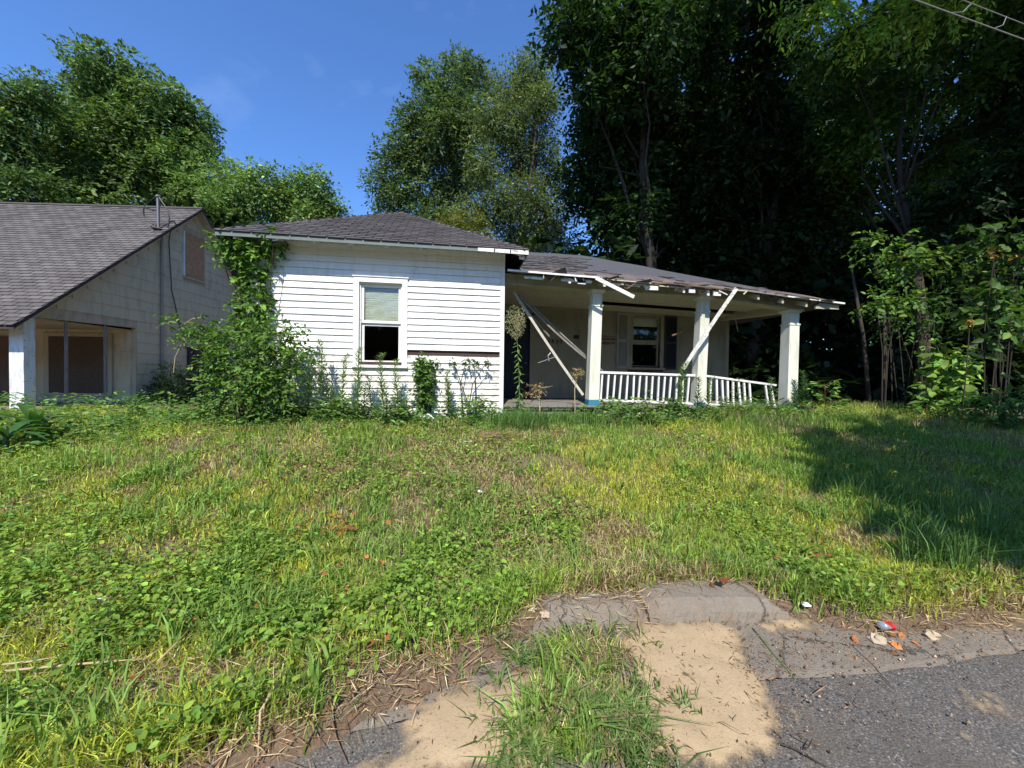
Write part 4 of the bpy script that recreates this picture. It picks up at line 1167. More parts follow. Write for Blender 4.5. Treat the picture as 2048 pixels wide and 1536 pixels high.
def trunk_and_limbs(root, base, lobes, r0, fork=.35, mat='bark', twist=.4):
    base = Vector(base)
    cen = Vector(np.mean([l[0] for l in lobes], 0)); top = max(l[0][2] for l in lobes)
    up_ = Vector((base.x * .45 + cen.x * .55, base.y * .45 + cen.y * .55, base.z + (top - base.z) * .9))
    ks = 11; pts = []; rads = []
    for k in range(ks + 1):
        t = k / ks
        p = base.lerp(up_, t)
        w_ = (top - base.z) * .035 * twist / .4
        p.x += (math.sin(t * 5.3 + base.x) - math.sin(base.x)) * w_ * t; p.y += math.sin(t * 4.1 + base.y * 2) * w_ * t
        if k == 0: p.z -= .4
        pts.append(p); rads.append(r0 * (1.4 if k == 0 else 1.08 - .95 * t ** 1.1) + .01)
    MB().tube(pts, rads, 9).build("trunk", M[mat], root, smooth=True)
    lm = MB()
    for C, Rr in lobes:
        c = Vector(C)
        h = (c.z - base.z) / (up_.z - base.z)
        u = min(.95, max(fork * .5, h * random.uniform(.35, .92))) * ks; k = int(u); f = pts[k].lerp(pts[k + 1], u - k)
        rl = rads[k] * random.uniform(.28, .5)
        m_ = f.lerp(c, .5) + Vector((random.uniform(-.5, .5), random.uniform(-.5, .5), random.uniform(-.1, .7)))
        pp = [f]
        for s in (.2, .4, .6, .8, 1.0):
            q = (f.lerp(m_, s)).lerp(m_.lerp(c, s), s)
            pp.append(q + Vector((random.uniform(-.08, .08), random.uniform(-.08, .08), random.uniform(-.06, .06))) * Rr)
        lm.tube(pp, [rl, rl * .82, rl * .64, rl * .48, rl * .32, rl * .14], 6)
        for q in range(5):
            dd = Vector(rand_dirs(1)[0]); e = c + dd * Rr * .95
            s0 = pp[3].lerp(pp[5], random.random())
            lm.tube([s0, s0.lerp(e, .5) + Vector((random.uniform(-.1, .1), 0, .12)) * Rr, e], [rl * .3, rl * .16, .006], 5)
    lm.build("limbs", M[mat], root, smooth=True)
def tree(name, label, base, lobes, r0, base_col, dens=9, k=7, length=.7, leafL=.16, leafW=.075, group="trees behind the houses", cat="tree", fork=.35, sub=15, extra=None, **kw):
    base = (base[0], base[1], float(gz(base[0], base[1])))
    root = empty(name, base, label, cat, group)
    trunk_and_limbs(root, base, lobes, r0 * .62, fork)
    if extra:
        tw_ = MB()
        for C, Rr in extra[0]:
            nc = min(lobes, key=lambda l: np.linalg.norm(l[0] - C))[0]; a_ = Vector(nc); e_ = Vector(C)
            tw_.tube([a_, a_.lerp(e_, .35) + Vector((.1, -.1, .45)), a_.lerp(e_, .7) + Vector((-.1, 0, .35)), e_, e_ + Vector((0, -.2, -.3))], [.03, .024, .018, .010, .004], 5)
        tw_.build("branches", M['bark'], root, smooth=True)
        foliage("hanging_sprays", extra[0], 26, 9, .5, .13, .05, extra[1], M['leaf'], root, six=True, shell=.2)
    foliage("crown", lobes, dens * 1.55, k, length, leafL * 1.12, leafW * 1.15, base_col, M['leaf'], root, sub=sub, **kw)
    return root
def foot(px, t):
    p = at(px, 760, t); return (p[0], p[1])

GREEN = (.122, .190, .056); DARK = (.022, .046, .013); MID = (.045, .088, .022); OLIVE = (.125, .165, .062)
# left of the neighbour roof
tree("pecan_tree", "large broad pecan tree with a visible forked trunk above the grey roof", foot(245, 21.5),
     pxl([(270, 195, 70), (200, 235, 78), (335, 225, 58), (150, 285, 74), (245, 305, 88), (335, 305, 72), (392, 335, 52), (95, 335, 62), (180, 380, 78), (300, 385, 78), (398, 395, 50), (372, 262, 42)], 21.5), .34, GREEN, dens=9.0, leafL=.22, leafW=.105)
tree("oak_tree", "dark leafy tree at the far end of the grey shingled roof", foot(30, 17.5),
     pxl([(28, 215, 46), (72, 182, 30), (12, 285, 58), (35, 365, 62), (92, 402, 46), (-40, 320, 70), (-50, 240, 60)], 17.5), .28, (.102, .165, .050), dens=13, leafL=.17, leafW=.08)
tree("hackberry_tree", "smaller light green tree filling the gap between the two roofs", foot(540, 18.5),
     pxl([(462, 362, 42), (520, 378, 44), (572, 390, 46), (612, 382, 38), (642, 415, 36), (500, 420, 46), (430, 420, 46), (560, 430, 46), (664, 430, 24), (455, 455, 44), (605, 445, 40)], 18.5), .2, (.155, .24, .070), dens=15, leafL=.15, leafW=.08)
# centre
tree("water_oak_tree", "tall airy tree with bare arching limbs rising over the hipped roof", foot(890, 22.5),
     pxl([(932, 152, 46), (905, 205, 52), (852, 186, 40), (836, 255, 48), (900, 285, 60), (800, 325, 48), (862, 365, 58), (776, 362, 34), (800, 418, 40), (935, 352, 50), (820, 300, 40), (950, 240, 40), (870, 430, 46)], 22.5), .27, (.100, .150, .058), dens=11, leafL=.19, leafW=.085)
tree("vine_draped_tree", "olive green tree draped in vines between the airy tree and the dark woods", foot(1040, 19.5),
     pxl([(1062, 150, 42), (1032, 198, 48), (1082, 222, 46), (985, 258, 48), (1050, 288, 62), (1003, 342, 55), (1080, 352, 55), (1022, 405, 62), (962, 442, 52), (1082, 442, 54), (1042, 492, 55), (1100, 500, 50)], 19.5), .26, OLIVE, dens=14, leafL=.14, leafW=.06)
yb = empty("yellow_green_bush", tuple(np.append(foot(915, 15.5), 0.9)), "yellow-green flowering bush peeping over the hipped roof", "bush")
ybl = pxl([(905, 452, 26), (938, 443, 24), (955, 468, 30), (895, 475, 30)], 16.5, .2)
foliage("foliage", ybl, 34, 6, .4, .13, .06, (.16, .17, .035), M['leaf'], yb)
MB().tube([(foot(915, 15.5)[0], foot(915, 15.5)[1], .6)] + [tuple(l[0]) for l in ybl[:2]], [.1, .06, .03], 6).build("stem", M['bark'], yb)

# right-hand woods
tree("leaning_oak_tree", "huge dark oak whose limbs hang over the porch roof", foot(1330, 14.5),
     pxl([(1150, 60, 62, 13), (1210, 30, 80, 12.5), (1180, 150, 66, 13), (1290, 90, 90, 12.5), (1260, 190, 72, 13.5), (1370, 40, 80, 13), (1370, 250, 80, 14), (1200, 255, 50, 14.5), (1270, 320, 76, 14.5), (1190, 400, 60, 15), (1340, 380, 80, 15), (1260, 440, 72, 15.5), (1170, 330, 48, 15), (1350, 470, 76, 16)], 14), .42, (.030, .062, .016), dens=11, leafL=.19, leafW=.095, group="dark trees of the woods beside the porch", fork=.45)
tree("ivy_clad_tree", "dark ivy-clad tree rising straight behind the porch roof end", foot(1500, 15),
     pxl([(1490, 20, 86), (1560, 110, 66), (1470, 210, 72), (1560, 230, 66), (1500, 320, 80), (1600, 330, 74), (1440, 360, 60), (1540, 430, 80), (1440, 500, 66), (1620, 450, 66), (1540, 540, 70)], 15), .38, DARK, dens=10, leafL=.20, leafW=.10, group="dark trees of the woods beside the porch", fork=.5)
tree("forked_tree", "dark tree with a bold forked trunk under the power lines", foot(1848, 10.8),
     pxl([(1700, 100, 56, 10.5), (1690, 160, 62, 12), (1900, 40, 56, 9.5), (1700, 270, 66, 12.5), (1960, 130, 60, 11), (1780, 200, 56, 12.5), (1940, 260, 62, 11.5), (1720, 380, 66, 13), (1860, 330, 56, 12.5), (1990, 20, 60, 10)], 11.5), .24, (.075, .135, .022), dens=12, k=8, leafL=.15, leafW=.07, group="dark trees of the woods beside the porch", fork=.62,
     extra=(pxl([(1600, 10, 26), (1640, 28, 30), (1680, 8, 30), (1715, 70, 26), (1745, 55, 26), (1790, 20, 34), (1835, 10, 36), (1880, 25, 30), (1930, -5, 30), (1570, 30, 14)], 8.8, .3), (.27, .40, .05)))  # bright yellow-green puts the backlight into the colour of these sprays
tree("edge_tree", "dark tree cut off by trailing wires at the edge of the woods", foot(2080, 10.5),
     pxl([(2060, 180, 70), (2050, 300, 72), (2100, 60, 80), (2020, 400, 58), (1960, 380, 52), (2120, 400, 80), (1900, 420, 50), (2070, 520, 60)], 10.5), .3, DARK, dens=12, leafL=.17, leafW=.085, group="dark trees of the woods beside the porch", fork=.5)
# the bare leaning trunks seen in the shade
for i_, (a, c, lab) in enumerate((((1740, 830), (1700, 520), "slim bare sapling trunk standing in the dark woods behind the white column"),
                                  ((1760, 845), (1768, 600), "crooked bare sapling trunk with a low side twig in the dark woods"))):
    p = at(a[0], a[1], 11.5); q = at(c[0], c[1], 11.8)
    tag(MB().tube([p, (Vector(p).lerp(Vector(q), .5) + Vector((.12, 0, 0))), q], [.06, .05, .03], 7).build("sapling_trunk", M['bark'], smooth=True), lab, "tree trunk")
# dark thicket behind everything: reads as one mass
thl = []
for k in range(64):
    px = random.uniform(1020, 2180); py = random.uniform(500, 800); tt = random.uniform(15.0, 19.0)
    thl.append((at(px, py, tt), random.uniform(.9, 1.5)))
for k in range(26):
    thl.append((at(random.uniform(1080, 2150), random.uniform(380, 560), random.uniform(17, 20)), random.uniform(.9, 1.6)))
for k in range(46):
    px, py = random.uniform(1230, 2200), random.uniform(-60, 420)
    if math.hypot(px - 1430, py - 150) < 70 or math.hypot(px - 1650, py - 95) < 45 or math.hypot(px - 1865, py - 385) < 35: continue
    thl.append((at(px, py, random.uniform(18, 21)), random.uniform(1.1, 1.8)))
for k in range(16):
    thl.append((at(random.uniform(400, 560), random.uniform(480, 740), random.uniform(17, 20)), random.uniform(.9, 1.4)))
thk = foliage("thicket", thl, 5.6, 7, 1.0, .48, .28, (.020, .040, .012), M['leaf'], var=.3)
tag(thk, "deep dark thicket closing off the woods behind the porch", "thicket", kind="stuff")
frl = []
for k in range(110):
    px = random.uniform(-500, 2700); tt = random.uniform(30, 40)
    frl.append((at(px, random.uniform(650, 770), tt), random.uniform(1.6, 3.0)))
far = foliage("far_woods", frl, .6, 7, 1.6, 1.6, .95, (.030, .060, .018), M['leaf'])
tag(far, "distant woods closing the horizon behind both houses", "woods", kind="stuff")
acl = [(np.array([random.uniform(-55, 60), random.uniform(-34, -24), random.uniform(1.0, 7.5)]), random.uniform(2.2, 3.6)) for k in range(90)]
acr = foliage("added_woods_across_street", acl, .35, 7, 1.8, 1.5, .9, (.040, .075, .022), M['leaf'])  # added behind the camera to darken the porch window reflection and back sky
tag(acr, "line of unseen woods added across the street to darken window reflections", "woods", kind="stuff")

# lit shrubs at the wood's edge
def bush(name, label, lobes, base_col, dens, leafL, leafW, k=6, length=.35, cat="shrub", group=None, six=True, stem='bark', **kw):
    c = np.mean([l[0] for l in lobes], 0)
    low = min(l[0][2] - l[1] for l in lobes)
    g = float(gz(c[0], c[1]))
    root = empty(name, (c[0], c[1], g), label, cat, group)
    foliage("foliage", lobes, dens, k, length, leafL, leafW, base_col, M['leaf'], root, six=six, **kw)
    st = MB()
    for C, Rr in lobes:
        a = Vector((c[0] + random.uniform(-.15, .15), c[1] + random.uniform(-.1, .1), g - .1)); e = Vector(C)
        m_ = a.lerp(e, .55) + Vector((random.uniform(-.1, .1), random.uniform(-.1, .1), .15))
        st.tube([a, m_, e, e + Vector((random.uniform(-.3, .3), 0, Rr * .5))], [.012, .010, .006, .002], 5)
    st.build("stems", M[stem], root)
    return root
SG = "lit shrubs along the edge of the dark woods"
bush("sweetgum_sapling", "upper bright-leaved sapling branch mass right of the porch roof end", pxl([(1770, 495, 34), (1800, 520, 38), (1850, 512, 36), (1895, 520, 34), (1740, 478, 22)], 9.6, .3), (.11, .20, .04), 15, .13, .08, group=SG)
bush("privet_shrub", "mid-height glossy shrub in front of the dark woods", pxl([(1840, 600, 32), (1872, 580, 30), (1900, 620, 34), (1850, 650, 34), (1790, 640, 26)], 9.3, .3), (.085, .17, .04), 16, .11, .06, group=SG)
bush("overhanging_branch", "small leafy spray reaching out toward the porch roof tip", pxl([(1752, 602, 18), (1780, 598, 16), (1800, 600, 14)], 9.0, .1), (.14, .24, .05), 60, .11, .065, group=SG)
bush("broadleaf_sapling", "sapling with broad round leaves at the woods edge by the wires", pxl([(1955, 590, 30), (1990, 600, 34), (2030, 560, 34), (2020, 640, 34), (1975, 650, 30), (2040, 480, 36), (1980, 470, 30)], 8.6, .3), (.085, .165, .04), 13, .17, .12, group=SG)
bush("grape_vine", "pale green grape vine with round leaves hanging before the dark woods", pxl([(1888, 700, 20), (1898, 730, 24), (1885, 765, 24), (1905, 780, 18), (1870, 790, 16), (1915, 750, 18)], 8.9, .15), (.19, .31, .07), 34, .16, .14, k=4, group=SG)
bush("low_bramble", "low spreading bramble along the foot of the woods", pxl([(1850, 822, 26), (1890, 830, 26), (1930, 828, 26), (1810, 835, 22), (1960, 842, 26)], 8.4, .3), (.12, .22, .05), 34, .10, .06, group=SG)
bush("low_bramble", "low bramble clump at the far right beyond the broad-leaved sapling", pxl([(1995, 810, 28), (2030, 790, 30), (2045, 840, 28), (1990, 850, 24)], 7.8, .3), (.10, .19, .05), 34, .11, .06, group=SG)
for k, (px, py) in enumerate(((1990, 505), (2030, 515), (1940, 640))):
    sl_ = pxl([(px, py, 8)], 8.3, 0)
    o = bush("sumac_seed_head", ("tawny seed head on the broad-leaved sapling", "tawny seed head just beside another one near the wires", "orange star-shaped seed head low before the dark woods")[k], sl_, (.30, .19, .04), 160, .07, .03, k=4, length=.08, cat="seed head", six=False)

# trees across the street and beside the lot, whose shade falls on the right of the lawn
def lump_tree(name, label, base, cen, rad, n, r0, leaf, seed):
    r_ = random.Random(seed); lob = []
    while len(lob) < n:
        d = Vector((r_.gauss(0, 1), r_.gauss(0, 1), r_.gauss(0, 1))).normalized() * (r_.random() ** .36)
        lob.append((np.array([cen[0] + d.x * rad[0], cen[1] + d.y * rad[1], cen[2] + d.z * rad[2]]), r_.uniform(1.0, 1.7)))
    tree(name, label, base, lob, r0, MID, dens=2.2, k=7, length=.9, leafL=leaf, leafW=leaf * .55, sub=0, group="shade trees around the street", fork=.55)
lump_tree("street_oak", "oak across the street shading the right of the lawn", (9.6, -7.2), (8.4, -5.6, 8.2), (4.3, 4.6, 1.3), 66, .4, .46, 5)
lump_tree("tall_oak", "towering oak beside the lot shading the dark woods", (16.5, 4.6), (12.6, 5.6, 15.6), (6.4, 4.2, 3.4), 40, .55, .38, 9)

# ------------------------------------------------------------------ utility poles and wires
for (px, py_, nm) in ((17.0, 2.7, "utility pole beyond the woods edge carrying the wires"), (-21.0, 2.7, "utility pole down the street carrying the wires")):
    up_ = empty("utility_pole", (px, py_, float(gz(px, py_))), nm, "utility pole", "utility poles along the street")
    MB().tube([(px, py_, -.3), (px, py_, 9.0)], [.15, .11], 10).build("pole", M['greywood'], up_, smooth=True)
    MB().box(px - .05, px + .05, py_ - .8, py_ + .8, 8.1, 8.2).build("crossarm", M['greywood'], up_)
def wire(name, p, q, ext0, ext1, sag, r, label):
    p = Vector(p); q = Vector(q); d = (q - p)
    a = p - d * ((p.x - ext0) / d.x); b_ = q + d * ((ext1 - q.x) / d.x)
    pts = [a.lerp(b_, t / 24) for t in range(25)]
    tag(MB().tube(pts, r, 6).build(name, M['wire']), label, "wire", "overhead wires")
wire("power_line", onY(1830, 0, 2.6), onY(2048, 79, 2.6), -21, 17, 0, .005, "lower thicker overhead wire crossing before the forked tree")
wire("power_line", onY(1925, 0, 2.75), onY(2048, 48, 2.75), -21, 17, 0, .004, "upper thinner overhead wire crossing before the forked tree")
tag(MB().tube([onY(1900, 25, 2.6), onY(1925, 24, 2.65), onY(1942, 8, 2.75)], .003, 5).build("wire_loop", M['wire']), "thin loop wire joining the overhead wires near the frame top", "wire", "wire loops")
tag(MB().tube([onY(1990, 56, 2.6), onY(2006, 50, 2.66), onY(2013, 33, 2.75)], .003, 5).build("wire_loop", M['wire']), "thin loop wire joining the overhead wires farther along", "wire", "wire loops")

# ------------------------------------------------------------------ climbing vine and shrubs at the houses
bush("climbing_vine", "green climbing vine covering the left corner of the white house", pxl([(450, 482, 20, 6.85), (480, 490, 22, 6.85), (515, 492, 22, 6.85), (545, 485, 16, 6.9), (470, 510, 18, 6.9), (500, 530, 24, 7.0), (530, 530, 22, 7.0), (505, 565, 26, 7.0), (530, 575, 22, 7.05), (500, 605, 24, 7.0), (525, 610, 22, 7.0), (490, 640, 26, 6.9), (520, 645, 26, 6.95), (548, 472, 7, 6.7), (440, 500, 14, 7.0), (560, 520, 9, 7.15)], 7.0, .06), (.125, .225, .045), 110, .085, .058, k=5, length=.16, cat="vine", shell=.3)
bush("overgrown_shrub", "big tangled green shrub growing between the two houses", pxl([(470, 680, 42), (520, 672, 40), (560, 690, 34), (580, 668, 20), (600, 700, 16), (450, 720, 36), (500, 730, 42), (545, 735, 36), (590, 725, 18), (480, 770, 38), (525, 780, 36), (560, 775, 24), (440, 765, 26), (400, 655, 20), (365, 650, 18), (420, 668, 22), (378, 672, 14)], 6.45, .25), (.115, .205, .040), 64, .085, .042, k=7, length=.26, cat="shrub", shell=.25)
for pts in ([(372, 700), (385, 690), (400, 697), (418, 690)], [(378, 700), (352, 735), (347, 750)], [(372, 758), (400, 760), (432, 762)], [(400, 795), (420, 790), (436, 780)], [(365, 650), (390, 637), (415, 635)]):
    pass
tw = MB()
for pts in ([(372, 690), (395, 700), (418, 692)], [(362, 690), (350, 715), (347, 745)], [(372, 758), (400, 761), (430, 761)], [(400, 793), (420, 788), (434, 780)], [(368, 648), (385, 637), (410, 635)]):
    tw.tube([at(x, y, 6.9) for x, y in pts], .006, 5)
tag(tw.build("bare_shoots", M['drystem']), "pale bare shoots arching from the tangled shrub toward the grey house", "twigs")
bush("wall_vine", "narrow upright vine climbing the clapboards right of the broken window", pxl([(848, 722, 14), (848, 742, 16), (850, 760, 16), (848, 780, 18), (850, 798, 16), (838, 725, 8), (866, 724, 7)], 7.32, .03), (.13, .235, .05), 190, .065, .042, k=5, length=.10, cat="vine", shell=.2)
bush("gap_vine", "dark leaves trailing from the gap where a clapboard is missing", pxl([(905, 722, 5), (932, 722, 7), (948, 722, 7), (975, 722, 4)], 7.42, .02), (.06, .11, .03), 200, .06, .04, k=4, length=.07, cat="vine", shell=.2)
bush("cedar_bush", "dark feathery bush against the shaded grey wall", [(np.array(nl(.3, d, z - .12)), r) for d, z, r in ((3.2, 1.0, .45), (3.6, 1.35, .45), (3.9, .95, .5), (3.4, 1.7, .28), (3.0, .8, .3), (4.3, .9, .45))], (.020, .046, .018), 120, .09, .02, k=10, length=.25, six=False)
bush("dead_flower_clump", "dry brown seed clump on the porch beside the first column", pxl([(1155, 745, 11)], 7.9, 0), (.32, .25, .13), 420, .045, .025, k=4, length=.06, stem='drystem', six=False)
bush("dead_flower_clump", "dry pinkish clump on the ground before the blue door", pxl([(1068, 782, 14), (1080, 776, 9)], 7.3, 0), (.30, .22, .13), 300, .05, .03, k=4, length=.08, stem='drystem', six=False)

# ------------------------------------------------------------------ weeds at the wall foot
def weed(kind, x, y, h, label, group, name=None, lean=(0, 0), col=(.085, .15, .035)):
    g = float(gz(x, y)) - .02
    root = empty(name or "weed_stalk", (x, y, g), label, "weed", group)
    n_ = 9
    lx, ly = lean; ph = random.random() * 6
    pts = [Vector((x + lx * t * t + .03 * h * math.sin(3 * t + ph), y + ly * t * t, g + h * t)) for t in [k / n_ for k in range(n_ + 1)]]
    if kind == 'horseweed':
        pts[-1] = pts[-1] + Vector((random.choice((-1, 1)) * .06, 0, -.05))
    MB().tube(pts, [.009 * (1 - .75 * k / n_) * (1.2 if h > .9 else .9) for k in range(n_ + 1)], 6).build("stem", M['stem'] if kind != 'poke' else M['redstem'], root, smooth=True)
    P, D, Nn, L, W = [], [], [], [], []
    def pt(t):
        q = t * n_; k = min(int(q), n_ - 1); return np.array(pts[k].lerp(pts[k + 1], q - k))
    if kind == 'horseweed':
        m_ = int(150 * h)
        for k in range(m_):
            t = .08 + .92 * k / m_; a = k * 2.4 + random.random() * .6
            ll = (.16 * (1 - .62 * t) + .02) * random.uniform(.8, 1.2) * min(1.2, .6 + h * .5)
            d = np.array([math.cos(a), math.sin(a), .55 + random.uniform(-.3, .3) - (.5 if t < .35 else 0)])
            P.append(pt(t)); D.append(d); Nn.append((0, 0, 1)); L.append(ll); W.append(ll * .16 + .003)
        six = False
    elif kind == 'broad':
        m_ = int(34 * h) + 12
        for k in range(m_):
            t = .1 + .9 * k / m_; a = k * 2.4 + random.random()
            ll = (.13 * (1 - .5 * t) + .03) * random.uniform(.7, 1.25)
            out = .10 * (1 - .5 * t) * random.random()
            d = np.array([math.cos(a), math.sin(a), random.uniform(-.2, .55)])
            P.append(pt(t) + d * out); D.append(d); Nn.append((random.uniform(-.4, .4), random.uniform(-.6, .2), 1)); L.append(ll); W.append(ll * .46)
        six = True
    elif kind == 'seedhead':
        m_ = 46
        for k in range(m_):
            t = .08 + .66 * k / m_; a = k * 2.4 + random.random()
            ll = random.uniform(.09, .16)
            d = np.array([math.cos(a), math.sin(a), random.uniform(-1.2, .1)])
            P.append(pt(t)); D.append(d); Nn.append((d[0], d[1], .6)); L.append(ll); W.append(ll * .42)
        six = True
    elif kind == 'poke':
        bs = MB()
        for k in range(11):
            t = .3 + .7 * k / 11; a = k * 2.4 + .5
            p0 = pt(t); ln = .42 * (1.1 - .5 * t)
            e = p0 + np.array([math.cos(a) * ln, math.sin(a) * ln * .7, ln * .55])
            bs.tube([p0, p0 * .5 + e * .5 + np.array([0, 0, .05]), e], [.005, .004, .002], 5)
            for j in range(8):
                u = .3 + .7 * j / 8; q = p0 * (1 - u) + e * u; a2 = a + random.uniform(-1.4, 1.4)
                P.append(q); D.append(np.array([math.cos(a2), math.sin(a2), random.uniform(-.45, .3)])); Nn.append((random.uniform(-.3, .3), -.4, 1)); ll = random.uniform(.11, .19); L.append(ll); W.append(ll * .46)
        bs.build("branches", M['redstem'], root)
        six = True
    P = np.array(P); D = unit(np.array(D, float)); Nn = unit(np.array(Nn, float) + rng.normal(0, .12, (len(P), 3)))
    V, F = leaf_geo(P, D, Nn, np.array(L), np.array(W), six)
    big_mesh("leaves", V, F, M['leaf'], root, leaf_cols(len(P), np.array(col) * 1.6, .25, .10, 6 if six else 4))
    if kind == 'seedhead':
        c = np.array(pts[-1]) - np.array([0, 0, .22]); nn = 900
        dd = rand_dirs(nn) * (rng.random((nn, 1)) ** .4) * np.array([.21, .21, .34]) * np.array([1, 1, 1])
        V, F = leaf_geo(c + dd, rand_dirs(nn), rand_dirs(nn), rng.uniform(.018, .035, nn), rng.uniform(.012, .022, nn))
        big_mesh("seed_head", V, F, M['leaf'], root, leaf_cols(nn, (.33, .34, .19), .25, .1))
        br = MB()
        for k in range(26):
            e = c + rand_dirs(1)[0] * np.array([.19, .19, .30]); br.tube([pt(.72 + .25 * random.random()), e], [.004, .002], 4)
        br.build("seed_branches", M['drystem'], root)
    return root
def wx(px, y): # x for a pixel column at depth y near the ground
    return float(onY(px, 800, y)[0])
HG = "thin weed stalks along the white wall"
for px, top, yy in ((622, 690, 7.25), (638, 672, 7.2), (655, 738, 7.3), (690, 702, 7.2), (712, 690, 6.95), (728, 760, 7.1), (742, 745, 7.25), (764, 700, 6.9), (793, 712, 7.2), (900, 752, 7.25), (893, 735, 7.25), (668, 765, 7.2), (775, 765, 7.2)):
    p = onY(px, top, yy); h = p[2] - float(gz(p[0], yy))
    weed('horseweed', wx(px, yy), yy, max(.4, h), "slender upright horseweed stalk before the white clapboards", HG, "horseweed_stalk", lean=(p[0] - wx(px, yy), 0), col=(.105, .165, .05))
weed('horseweed', wx(1366, 7.3), 7.3, 1.32, "nodding feathery weed before the middle porch column", None, "feathery_weed", col=(.12, .19, .045))
weed('horseweed', wx(1397, 7.2), 7.2, 1.02, "dark spiky weed silhouetted on the middle porch column", None, "spiky_weed", col=(.05, .085, .03))
weed('horseweed', wx(1418, 7.4), 7.4, 1.02, "short feathery weed right of the middle porch column", None, "feathery_weed", col=(.09, .15, .045))
weed('broad', wx(1474, 7.45), 7.45, 1.0, "broad-leaved weed before the leaning balusters", None, "broadleaf_weed", col=(.06, .12, .03))
weed('horseweed', wx(1540, 7.6), 7.6, 1.02, "feathery weed spire left of the right-hand porch column", None, "weed_spire", col=(.06, .115, .04))
for k, (px, hh) in enumerate(((1592, 1.0), (1604, 1.22), (1612, 1.0), (1586, .7), (1598, .8))):
    weed('horseweed', wx(px, 7.55 + .05 * k), 7.55 + .05 * k, hh, "dense dark feathery weed beside the right-hand porch column", "feathery weeds by the right-hand column", "weed_spire", col=(.05, .10, .042))
weed('poke', wx(1650, 7.3), 7.3, .92, "pokeweed with large bright leaves and red stems right of the porch", None, "pokeweed", col=(.10, .19, .04))
weed('seedhead', wx(1032, 7.25), 7.25, 2.22, "tall weed with a pale fluffy seed head at the house corner", None, "tall_seed_weed", lean=(.02, 0), col=(.12, .19, .06))
BG = "leafy weeds along the foot of the house"
bl_ = [(570, .7), (600, .55), (585, .45), (680, .55), (700, .45), (790, .5), (780, .35), (815, .35), (880, .45), (915, .4), (935, .55), (965, .6), (985, .5), (950, .35), (1005, .4), (1035, .55), (1050, .4), (1085, .3), (1110, .28), (1140, .3), (1170, .45), (1230, .4), (1262, .3), (1290, .75), (1300, .55), (1340, .35), (1430, .45), (1450, .4), (1500, .5), (1520, .45), (1555, .55), (1580, .5), (1620, .45), (1660, .4), (1690, .35), (410, .55), (440, .6), (470, .5), (500, .45), (530, .5), (640, .5), (740, .4), (845, .35), (1310, .35), (1405, .4)]
for px, h in bl_:
    yy = random.uniform(6.75, 7.35); 
    zone = [q for q in ((555, "between the two houses below the tangled shrub"), (705, "below the clapboards left of the broken window"), (830, "directly below the broken window"), (1000, "below the gap of the missing clapboard"), (1075, "at the foot of the tall seed-headed weed"), (1200, "before the porch floor edge left of the first column"), (1385, "before the upright balusters of the porch"), (1535, "before the leaning balusters of the porch"), (1630, "around the right-hand porch column"), (3000, "beside the pokeweed right of the porch")) if px < q[0]][0][1]
    weed('broad', wx(px, yy), yy, h * random.uniform(.9, 1.15), "leafy green weed " + zone, BG, "leafy_weed", col=(.085 * random.uniform(.7, 1.3), .15 * random.uniform(.8, 1.15), .035))
LG = "leafy weeds before the grey house"
for px, py, h in ((265, 830, .45), (275, 835, .5), (290, 830, .42), (340, 840, .5), (355, 835, .35), (210, 850, .3), (310, 840, .3), (375, 840, .5), (395, 842, .45), (235, 850, .3)):
    p = onZ(px, py, .78); weed('broad', p[0], p[1], h, "leafy green weed before the shaded grey house", LG, "leafy_weed", col=(.08, .15, .035))
# big strap-leaved plant at the left
def strap_plant(px, py, n_, lmax, label):
    p = onZ(px, py, .72); g = float(gz(p[0], p[1]))
    root = empty("strap_leaved_plant", (p[0], p[1], g), label, "plant")
    for k in range(n_):
        a = k * 2.399 + .4; L = lmax * random.uniform(.6, 1.0); w = L * random.uniform(.15, .21); tilt = random.uniform(.55, 1.3)
        d = Vector((math.cos(a), math.sin(a), 0)); s = Vector((-math.sin(a), math.cos(a), 0))
        vs, fs = [], []
        zoff = random.uniform(0, .25); m_ = 8
        for j in range(m_ + 1):
            t = j / m_; r = L * t * math.cos(tilt) + .25 * L * t * t; z = zoff + L * t * math.sin(tilt) - .55 * L * t ** 2.4
            ww = w * math.sin(math.pi * min(1, .10 + t * .9)) ** .8 * .5 + .004
            c = Vector((p[0], p[1], g)) + d * (r + .02) + Vector((0, 0, z))
            vs += [c - s * ww + Vector((0, 0, ww * .35)), c, c + s * ww + Vector((0, 0, ww * .35))]
            if j:
                q = 3 * j
                fs += [(q - 3, q - 2, q + 1, q), (q - 2, q - 1, q + 2, q + 1)]
        big_mesh("leaf_blade", np.array([tuple(v) for v in vs]), np.array(fs), M['leaf'], root, np.array([(.075 * random.uniform(.7, 1.2), .155 * random.uniform(.8, 1.15), .035)]).repeat(len(vs), 0), smooth=True)
    MB().tube([(p[0], p[1], g - .05), (p[0], p[1], g + .35)], [.035, .02], 7).build("stalk", M['stem'], root)
    return root
strap_plant(70, 868, 15, .72, "large strap-leaved plant before the white-blue porch post of the grey house")
strap_plant(12, 880, 12, .60, "strap-leaved plant cut off beside the grey house porch")

